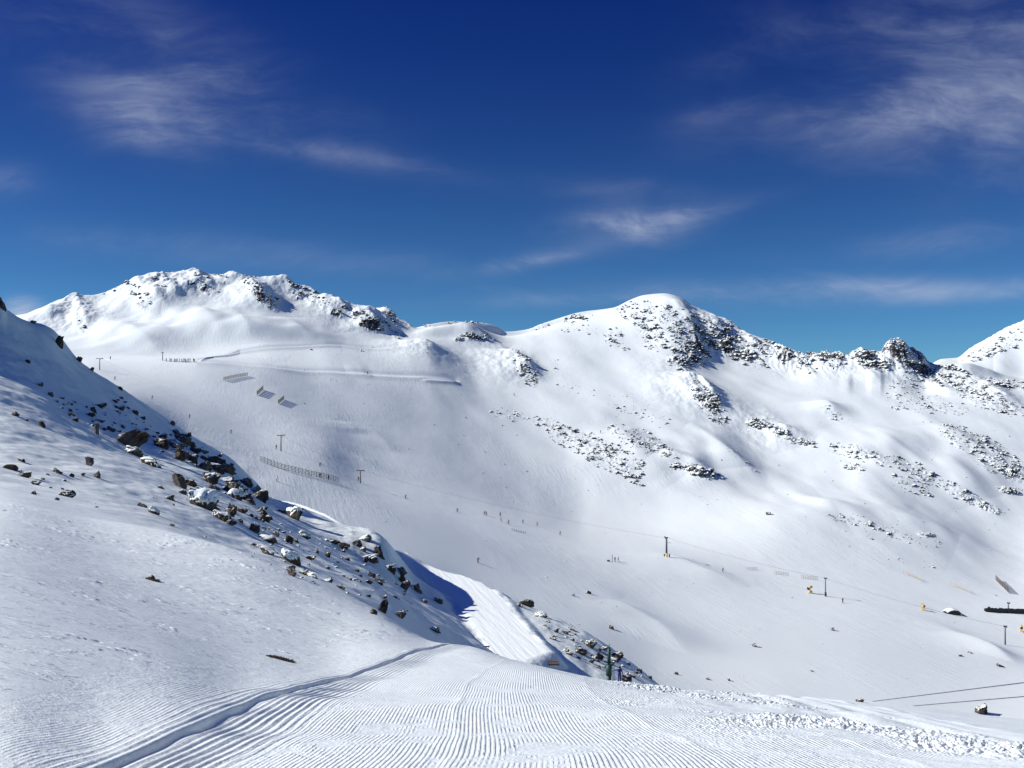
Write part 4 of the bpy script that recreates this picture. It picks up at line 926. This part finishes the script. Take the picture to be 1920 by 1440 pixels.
# green padded pylon by the road
gp = point(1142, 1276, None); gp = at(1142, 1283, 100); gp.z = height(gp.x, gp.y)
SC_ = 100 / F
g_ = thing('lift_pylon', 'dark green padded pylon with pointed top beside the person in blue', 'pylon', gp)
Hh = (1283 - 1206) * SC_ + max(0, at(1142, 1283, 100).z - gp.z)
def up(py): return at(1142, py, 100).z - gp.z
part('mast', lambda b: bar(b, (0, 0, -.3), (0, 0, up(1218)), .15, .14, 14), M_dkgreen, g_, True)
part('pointed_cap', lambda b: bar(b, (0, 0, up(1218)), (.02, 0, up(1207)), .10, .015, 12), M_dkgreen, g_, True)
part('upper_padding', lambda b: bar(b, (0, 0, up(1243)), (0, 0, up(1215)), .185, .15, 16), M_green, g_, True)
part('lower_padding', lambda b: bar(b, (-.02, 0, up(1266)), (-.02, 0, up(1246)), .31, .31, 18), M_green, g_, True)
part('foot', lambda b: bar(b, (0, 0, -.4), (0, 0, up(1265)), .22, .24, 12), M_dkgreen, g_, True)
part('cross_bar', lambda b: (bar(b, (-.55, -.1, up(1240)), (.5, -.1, up(1241.5)), .05), bar(b, (.5, -.1, up(1241.5)), (.3, .1, up(1250)), .03)), M_steel, g_)
part('grating', lambda b: [bar(b, (-.5 + k * .07, -.02, up(1244)), (-.48 + k * .07, 0, up(1232)), .012, n=4) for k in range(6)], M_wood, g_)
part('ladder', lambda b: [bar(b, (x, -.3, -.3), (x, -.3, up(1246)), .018, n=4) for x in (.36, .5)] + [bar(b, (.36, -.3, .3 * k), (.5, -.3, .3 * k), .012, n=4) for k in range(1, 8)], M_steel, g_)

# ------------------------------------------------------------------ snow fences
def fence(pts, h, n, label, mat, rails=3, lean=0., slat=.10, boards=False, name='snow_fence', layer='far'):
    P = [point(x, y, layer) for x, y in pts]; c = P[0].copy()
    t = thing(name, label, 'fence', c)
    ln = [(P[k + 1] - P[k]).length for k in range(len(P) - 1)]; tot = sum(ln)
    def pos(s):
        s *= tot
        for k in range(len(ln)):
            if s <= ln[k] or k == len(ln) - 1:
                q = P[k].lerp(P[k + 1], s / ln[k]); q.z = height(q.x, q.y) if boards is False or True else q.z; return q - c
            s -= ln[k]
    for k in range(n + 1):
        q = pos(k / n)
        part('post', lambda b: bar(b, q + Vector((0, 0, -.4)), q + Vector((lean, 0, h * 1.08)), .07, n=6), mat, t)
    def panel(b):
        for k in range(n):
            q0, q1 = pos(k / n), pos((k + 1) / n)
            if boards:
                m_ = boards
                for j in range(m_):
                    q = q0.lerp(q1, (j + .5) / m_); d = (q1 - q0).normalized()
                    box(b, q + Vector((lean * .5, 0, h * .55)), (.05 + slat * (q1 - q0).length / m_ * 0, (q1 - q0).length / m_ * .55, h * .9), math.atan2(d.y, d.x) - math.pi / 2)
            for r_ in range(rails):
                zz_ = h * (.18 + .78 * r_ / max(rails - 1, 1)); a = q0 + Vector((lean * zz_ / h, -.03, zz_)); e_ = q1 + Vector((lean * zz_ / h, -.03, zz_))
                bar(b, a, e_, slat * .5, n=4)
    part('slat_panel', panel, mat, t)
    return t
fence([(489, 866), (530, 881), (580, 893), (634, 905)], 2.1, 26, 'long dark slatted snow fence on the slope between two lift towers', M_steel, 4, slat=.14)
fence([(419, 714), (440, 709), (464, 705)], 2.0, 14, 'short slatted fence high on the far slope below the road', M_wood, 5, slat=.16)
fence([(482, 742), (494, 731)], 2.5, 5, 'left one of two tilted slatted snow screens casting striped shade', M_wood, 1, boards=1, lean=-.3, slat=.05)
fence([(522, 758), (533, 749)], 2.3, 5, 'right one of two tilted slatted snow screens casting striped shade', M_wood, 1, boards=1, lean=-.3, slat=.05)
fence([(1400, 1068), (1420, 1069)], 1.2, 4, 'smallest pale yellow fence, leftmost of the row in the valley', M_pale, 3)
fence([(1452, 1077), (1478, 1080)], 1.5, 6, 'pale yellow fence second from the left in the valley row', M_pale, 3)
fence([(1502, 1085), (1533, 1088)], 1.5, 7, 'pale yellow fence just left of and behind the slim lift tower', M_pale, 3)
fence([(1694, 1076), (1711, 1082), (1730, 1091)], 1.6, 9, 'thin pale fence descending to the right, left one of two', M_pale, 3)
fence([(1782, 1098), (1802, 1105), (1822, 1114)], 1.6, 9, 'thin pale fence descending to the right, next to the tall grey screen', M_pale, 3)
fence([(1867, 1088), (1880, 1101), (1892, 1113)], 2.6, 8, 'tall grey board screen near the right edge', M_wood, 2, boards=3)
fence([(985, 1252 - 252), (960, 994)], .9, 6, 'low row of dark stakes beside the skiers in the valley', M_black, 1)

# long dark barrier and the snowed-in hut
P0, P1 = point(1848, 1147, 'far'), point(1990, 1152, 'far')
bt = thing('barrier', 'long dark lumpy barrier with snow on top at the right edge', 'barrier', P0)
def bar_body(b):
    n = 46
    for k in range(n):
        q = P0.lerp(P1, k / n); q.z = height(q.x, q.y); q -= P0
        hh = 1.7 + .5 * random.random() + (.6 if k == 2 else 0)
        box(b, q + Vector((0, 0, hh * .45)), (.9 + .3 * random.random(), .8, hh * (0.6 if k == 0 else 1)), random.uniform(-.3, .3))
part('wall_body', bar_body, M_black, bt)
def bar_snow(b):
    n = 24
    for k in range(1, n):
        q = P0.lerp(P1, k / n); q.z = height(q.x, q.y); q -= P0
        bmesh.ops.create_icosphere(b, subdivisions=1, radius=1, matrix=Matrix.Translation(q + Vector((0, .5, 1.75))) @ Matrix.Diagonal((.75, .45, .22, 1)))
part('snow_cover', bar_snow, M_cap, bt, True)
hp = point(1788, 1153, 'far')
ht = thing('hut', 'hut buried to the eaves with a snow covered dark gable', 'hut', hp)
def roof(b, w, d_, h, t_, y0):
    pr = [(-w, 0), (-w * .35, h * .8), (w * .1, h), (w * .55, h * .85), (w, .1)]
    fr = [b.verts.new((x, y0, z)) for x, z in pr] ; bk = [b.verts.new((x, y0 + d_, z)) for x, z in pr]
    fr2 = [b.verts.new((x * .96, y0, z - t_)) for x, z in pr]; bk2 = [b.verts.new((x * .96, y0 + d_, z - t_)) for x, z in pr]
    for k in range(4):
        b.faces.new((fr[k], fr[k + 1], bk[k + 1], bk[k])); b.faces.new((fr2[k], bk2[k], bk2[k + 1], fr2[k + 1]))
        b.faces.new((fr[k], fr2[k], fr2[k + 1], fr[k + 1])); b.faces.new((bk[k], bk[k + 1], bk2[k + 1], bk2[k]))
part('roof_edge', lambda b: roof(b, 4.1, 4.5, 1.9, .35, 0), M_wood, ht)
part('roof_snow', lambda b: roof(b, 3.9, 4.3, 2.15, .3, .15), M_cap, ht, True)
part('gable_wall', lambda b: box(b, (0, 1.6, .3), (6.2, 2.4, 1.5)), M_black, ht)

# snow cannons
def cannon(px, py, label, rz):
    p = point(px, py, 'far'); t = thing('snow_cannon', label, 'snow cannon', p, rz)
    part('stand', lambda b: (bar(b, (0, 0, 0), (0, 0, 1.4), .12), bar(b, (-.8, -.5, 0), (0, 0, .8), .06), bar(b, (.8, -.5, 0), (0, 0, .8), .06), bar(b, (0, .9, 0), (0, 0, .8), .06), box(b, (0, 0, .5), (1.2, .9, .5))), M_yellow, t)
    part('barrel', lambda b: (bar(b, (-.7, 0, 1.6), (.5, 0, 2.1), .55, .42, 14), bar(b, (.5, 0, 2.1), (.7, 0, 2.2), .46, .46, 14)), M_yellow, t, True)
    part('fan_guard', lambda b: bar(b, (-.95, 0, 1.5), (-.7, 0, 1.6), .5, .55, 14), M_black, t, True)
    part('skid', lambda b: (box(b, (-.9, -.45, .08), (2.4, .12, .1)), box(b, (-.9, .45, .08), (2.4, .12, .1))), M_pale, t)
    return t
c1 = cannon(1519, 1112, 'yellow snow cannon with its shadow left of the slim lift tower', .4)
c1.scale = (1.25, 1.25, 1.25)
c2 = cannon(1730, 1144, 'small dark and yellow snow cannon in the valley left of the hut', 2.6)
c3 = cannon(1915, 1184, 'orange yellow snow cannon cut by the right edge', 1.2)
# wooden things at the end of the road
pp = at(913, 1219, 92); pp.z = height(pp.x, pp.y)
t = thing('marker_stake', 'little orange wooden marker board on stakes at the end of the piste crest', 'marker', pp)
dz = at(913, 1211, 92).z - pp.z
part('board', lambda b: box(b, (0, 0, dz - .06), (.5, .04, .13)), M_orange, t)
for s in (-.13, .13): part('stake', lambda b: bar(b, (s, 0, -.3), (s, 0, dz - .1), .03, n=6), M_pale, t)
pa, pb = at(1013, 1243, 97), at(1050, 1247, 94)
pz = max(height(pa.x, pa.y), height(pb.x, pb.y))
pq = point(1031, 1247)
t = thing('plank_stack', 'weathered planks lying with an orange edge where the road meets the piste', 'planks', pq + Vector((0, 0, .12)), 0)
part('plank', lambda b: box(b, (0, 0, 0), (1.95, .5, .16), -.03), M_wood, t, bevel=.01)
part('plank', lambda b: box(b, (.25, .55, .12), (1.3, .3, .10), -.1), M_orange, t, bevel=.01)

# ------------------------------------------------------------------ dry grass tufts
def tuft(px, py, w, label, n, hgt, spread=.35):
    p = point(px, py, None); s = p.y / F; rg = random.Random(int(px)); bm = bmesh.new()
    for k in range(n):
        u = max(-.5, min(.5, rg.choice((-.36, -.2, -.08, .02, .2, .3)) + rg.gauss(0, .06))); x = u * w * s; y = rg.uniform(-.5, .5) * w * s * spread
        z = height(p.x + x, p.y + y) - p.z - .01; hh = hgt * rg.uniform(.4, 1) * (1 - .8 * u * u * 2)
        a = Vector((x, y, z)); lean = Vector((rg.uniform(-.3, 1.1), rg.uniform(-.8, .3), rg.uniform(.5, 1))) * hh
        r_ = .004 + .003 * rg.random(); mid = a + lean * .6 + Vector((0, 0, hh * .15)); e_ = a + lean
        sd_ = Vector((r_ * 1.6, r_, 0))
        v = [bm.verts.new(a - sd_), bm.verts.new(a + sd_), bm.verts.new(mid + sd_ * .8), bm.verts.new(mid - sd_ * .8), bm.verts.new(e_)]
        bm.faces.new(v[:4]); bm.faces.new((v[3], v[2], v[4]))
    me = bpy.data.meshes.new('grass_tuft'); bm.to_mesh(me); bm.free(); me.materials.append(M_dgrass)
    o = link(bpy.data.objects.new('grass_tuft', me)); o.location = p; tag(o, label, 'grass tuft')
tuft(527, 1236, 58, 'long flattened tuft of brown grass in the snow above the piste edge', 620, .05, .5)
tuft(286, 1088, 26, 'small pale brown grass tuft alone on the smooth left snow', 300, .07, .6)
put_rock(283, 1084, 16, 9, 'rock', 'small brown stone inside the pale grass tuft on the left snow', None, bare=True)
put_rock(1841, 1331, 29, 19, 'boulder', 'shaggy brown boulder with snow beneath the lower cable at right', None, bare=False)
tuft(1841, 1338, 36, 'dry brown grass around the shaggy boulder at lower right', 420, .30, .6)
put_rock(1668, 1316, 0, 0) if False else None

# ------------------------------------------------------------------ people
def body_mesh(name, pose, jacket, trousers):
    J = dict(pel=(0, 0, .93), ch=(0, -.03, 1.28), nk=(0, -.04, 1.48), hd=(0, -.07, 1.60), ht=(0, -.08, 1.72))
    if pose == 'ski':
        J = dict(pel=(0, .12, .80), ch=(0, -.10, 1.12), nk=(0, -.18, 1.33), hd=(0, -.25, 1.45), ht=(0, -.27, 1.57))
    V, E_, Rr = [], [], []
    def add(p, r_, par=None):
        V.append(p); Rr.append(r_); i = len(V) - 1
        if par is not None: E_.append((par, i))
        return i
    a = add(J['pel'], .155); c = add(J['ch'], .185, a); n_ = add(J['nk'], .075, c); h = add(J['hd'], .105, n_); ht_ = add(J['ht'], .085, h)
    for s in (-1, 1):
        hx, hy, hz = J['pel']
        if pose == 'ski':
            k = add((s * .14, hy - .20, .50), .085, add((s * .10, hy - .05, hz - .10), .11, a)); an_ = add((s * .15, .04, .12), .062, k); add((s * .15, -.12, .06), .055, an_)
            sh = add((s * .20, -.14, 1.27), .08, c); el = add((s * .32, -.22, 1.04), .058, sh); wr_ = add((s * .30, -.46, 1.02), .045, el)
        elif pose == 'reach':
            k = add((s * .11, -.03, .50), .085, add((s * .10, 0, .84), .115, a)); an_ = add((s * .12, .02, .12), .062, k); add((s * .13, -.14, .05), .055, an_)
            sh = add((s * .20, -.03, 1.42), .08, c); el = add((-.36, -.10, 1.40) if s < 0 else (.28, -.05, 1.14), .058, sh); wr_ = add((-.62, -.15, 1.44) if s < 0 else (.26, -.28, .98), .045, el)
        else:
            k = add((s * .11, -.04, .50), .085, add((s * .10, 0, .84), .115, a)); an_ = add((s * .13, .02, .12), .062, k); add((s * .13, -.14, .05), .055, an_)
            sh = add((s * .20, -.03, 1.42), .08, c); el = add((s * .27, .02, 1.14), .058, sh); wr_ = add((s * .27, -.20, 1.00), .045, el)
        d = (Vector(V[wr_]) - Vector(V[el])).normalized(); w0 = Vector(V[wr_])
        hd_ = add(tuple(w0 + d * .07), .042, wr_)
        for f_, (o1, ln_) in enumerate(((-.03, .07), (-.01, .085), (.012, .08), (.032, .065))):
            add(tuple(w0 + d * (.07 + ln_) + Vector((o1 * s, 0, -.03))), .012, hd_)
        add(tuple(w0 + d * .09 + Vector((-s * .05, 0, .03))), .014, hd_)
    # face: nose and ears as small shapes of the same skin
    hv = Vector(J['hd']); add(tuple(hv + Vector((0, -.115, .0))), .02, h)
    for s in (-1, 1): add(tuple(hv + Vector((s * .11, 0, 0))), .02, h)
    me = bpy.data.meshes.new('tmp'); me.from_pydata(V, E_, []); o = bpy.data.objects.new('tmp', me); COL.objects.link(o)
    o.modifiers.new('s', 'SKIN'); sk = me.skin_vertices[0].data
    for i, r_ in enumerate(Rr): sk[i].radius = (r_, r_ * (.78 if i in (0, 1) else 1))
    sk[0].use_root = True; o.modifiers.new('b', 'SUBSURF').levels = 1
    dg = bpy.context.evaluated_depsgraph_get(); ev = o.evaluated_get(dg); out = bpy.data.meshes.new_from_object(ev); out.name = name
    bpy.data.objects.remove(o)
    out.materials.clear(); [out.materials.append(m_) for m_ in (jacket, trousers, M_skin, M_black)]
    top_z = J['pel'][2]
    for p in out.polygons:
        z = p.center.z; p.use_smooth = True
        p.material_index = 1 if z < top_z - .04 else 0
        if z > J['nk'][2] + .03: p.material_index = 2
        if z < .13: p.material_index = 3
        if any((p.center - (Vector(V[i]))).length < .10 for i, r__ in enumerate(Rr) if r__ in (.042, .012, .014)): p.material_index = 3
    return out
COLS = {'blue': (.02, .04, .20), 'navy': (.01, .015, .05), 'black': (.012, .012, .015), 'red': (.35, .03, .03), 'dark': (.03, .03, .035), 'white': (.6, .6, .62), 'orange': (.55, .16, .04), 'green': (.05, .12, .07)}
MC = {k: plain('cloth_' + k, v, .8, 0, .2, 9) for k, v in COLS.items()}
PERSONS = {}
def person_proto(pose, jk, tr, skis=True):
    key = (pose, jk, tr, skis)
    if key in PERSONS: return PERSONS[key]
    P = dict(body=body_mesh('body', pose, MC[jk], MC[tr])); PERSONS[key] = P
    return P
def person(px, py, label, pose='ski', jk='black', tr='dark', rz=0., group=None, skis=True, p=None, sc=1.12):
    p = point(px, py, 'far') if p is None else p
    pr = person_proto(pose, jk, tr, skis); first = 'root' not in pr
    if not first: return dup(pr['root'], p, rz, label, group, sc)
    t = thing('person', label, 'person', p, rz, group); t.scale = (sc,) * 3
    link(bpy.data.objects.new('body', pr['body']), t)
    hc = (0, -.25, 1.50) if pose == 'ski' else (0, -.07, 1.66)
    part('helmet', lambda b: bmesh.ops.create_uvsphere(b, u_segments=14, v_segments=8, radius=.135, matrix=Matrix.Translation(hc) @ Matrix.Diagonal((1, 1.12, .95, 1))), MC['black' if jk != 'black' else 'dark'], t, True)
    part('goggles', lambda b: box(b, (hc[0], hc[1] - .12, hc[2] - .03), (.17, .05, .07)), M_black, t, bevel=.015)
    if skis:
        for s in (-1, 1):
            part('ski', lambda b: (box(b, (s * .15, -.05, .02), (.09, 1.6, .025)), bar(b, (s * .15, -.85, .02), (s * .15, -1.0, .10), .04, .02, 6)), MC['red' if jk == 'black' else 'dark'], t)
            hx = (s * .30, -.55, .98) if pose == 'ski' else (s * .27, -.28, .98)
            part('ski_pole', lambda b: bar(b, hx, (s * .42, hx[1] + (.55 if pose == 'ski' else -.05), .03), .012, n=5), M_steel, t)
    pr['root'] = t; return t
person(896, 1055, 'lone skier in black in the open valley left of the green pylon', 'ski', 'black', 'dark', .8)
person(1580, 1130, 'skier in black standing right of the slim lift tower', 'stand', 'black', 'black', .4)
person(215, 712, 'skier in black right below the far left lift tower', 'ski', 'black', 'dark', 1.4)
person(285, 749, 'skier leaning into a turn, second down from the far left tower', 'ski', 'navy', 'dark', 2.2)
person(355, 784, 'dark skier third down along the edge of the left hill', 'ski', 'black', 'black', 1.2)
person(433, 813, 'dark skier just above the skyline rocks of the left hill', 'ski', 'navy', 'black', .9)
person(518, 842, 'skier in green standing just left of the tower above the long fence', 'stand', 'green', 'dark', .2)
person(519, 903, 'skier in white carving with dark trousers below the long fence', 'ski', 'white', 'dark', 1.7, sc=1.1)
person(600, 875, 'skier in black above the long fence', 'ski', 'black', 'dark', .5)
person(600, 896, 'person in black behind the right half of the long fence', 'stand', 'black', 'dark', .5, skis=False)
person(616, 900, 'person in navy behind the right end of the long fence', 'stand', 'navy', 'dark', .2, skis=False)
person(672, 902, 'skier in red beside the short lift tower', 'stand', 'red', 'dark', .3)
person(760, 935, 'skier in green alone in the middle of the left slope', 'ski', 'green', 'dark', 1.0)
person(857, 960, 'skier in blue at the head of the valley group', 'ski', 'blue', 'dark', 1.0)
VG = 'skiers strung along the upper valley track'
for x, y, c in ((908, 965, 'black'), (912, 966, 'red'), (940, 978, 'orange'), (953, 982, 'black'), (938, 968, 'dark'), (980, 981, 'black'), (1007, 986, 'dark')):
    person(x, y, 'distant skier in the string of skiers along the upper valley track', 'ski' if c != 'dark' else 'stand', c, 'dark', x * .7, VG)
person(1050, 1003, 'skier in dark blue right of the string of valley skiers', 'ski', 'blue', 'dark', .6)
person(1126, 812, 'tiny dark skier high among the boulders below the domed peak', 'stand', 'black', 'dark', .6)
person(964, 742, 'tiny dark skier below the rounded spur in the bowl', 'stand', 'navy', 'dark', .6)
person(1153, 1053, 'left one of two people beside the short post in the valley', 'stand', 'black', 'dark', .4)
person(1159, 1053, 'right one of two people beside the short post in the valley', 'stand', 'navy', 'dark', 1.4)
person(1355, 1072, 'skier in purple grey right of the tall padded tower', 'ski', 'navy', 'dark', .9)
person(1730, 1140, 'person in black standing at the small snow cannon', 'stand', 'black', 'black', .9, skis=False)
person(207, 674, 'person standing on the high road left of the queue', 'stand', 'black', 'dark', .3)
person(689, 702, 'dark person on the high track under the left mountain', 'stand', 'dark', 'dark', .3, skis=False)
rq = random.Random(4)
QX = [312, 319, 322, 330, 333, 337, 341, 344, 348, 351, 354, 357, 363, 364.5, 327, 346]
for k, x in enumerate(QX):
    person(x, 678 + (x - 310) * .01 + rq.uniform(-.8, .8), 'dark dressed skier in the waiting queue on the high road', 'stand', rq.choice(['black', 'navy', 'dark']), 'dark', rq.uniform(0, 6), 'skiers queueing on the high road')
# short post near the two people
p = point(1148, 1054, 'far'); t = thing('marker_post', 'short dark post with a crate beside two people in the valley', 'post', p)
part('post', lambda b: bar(b, (0, 0, -.3), (0, 0, 3.2), .10, n=8), M_black, t)
part('crate', lambda b: (box(b, (-1.6, 0, .6), (1.1, .8, .5)), box(b, (-1.1, 0, .3), (.2, .2, .6))), M_steel, t)
pb_ = at(1161.5, 1283, 103); pb_.z = height(pb_.x, pb_.y)
need = at(1161, 1252, 103).z - 1.75
if pb_.z < need: pb_.z = need
person(0, 0, 'person in a blue ski suit beside the green pylon', 'reach', 'blue', 'blue', .3, p=pb_, skis=False, sc=1.0)
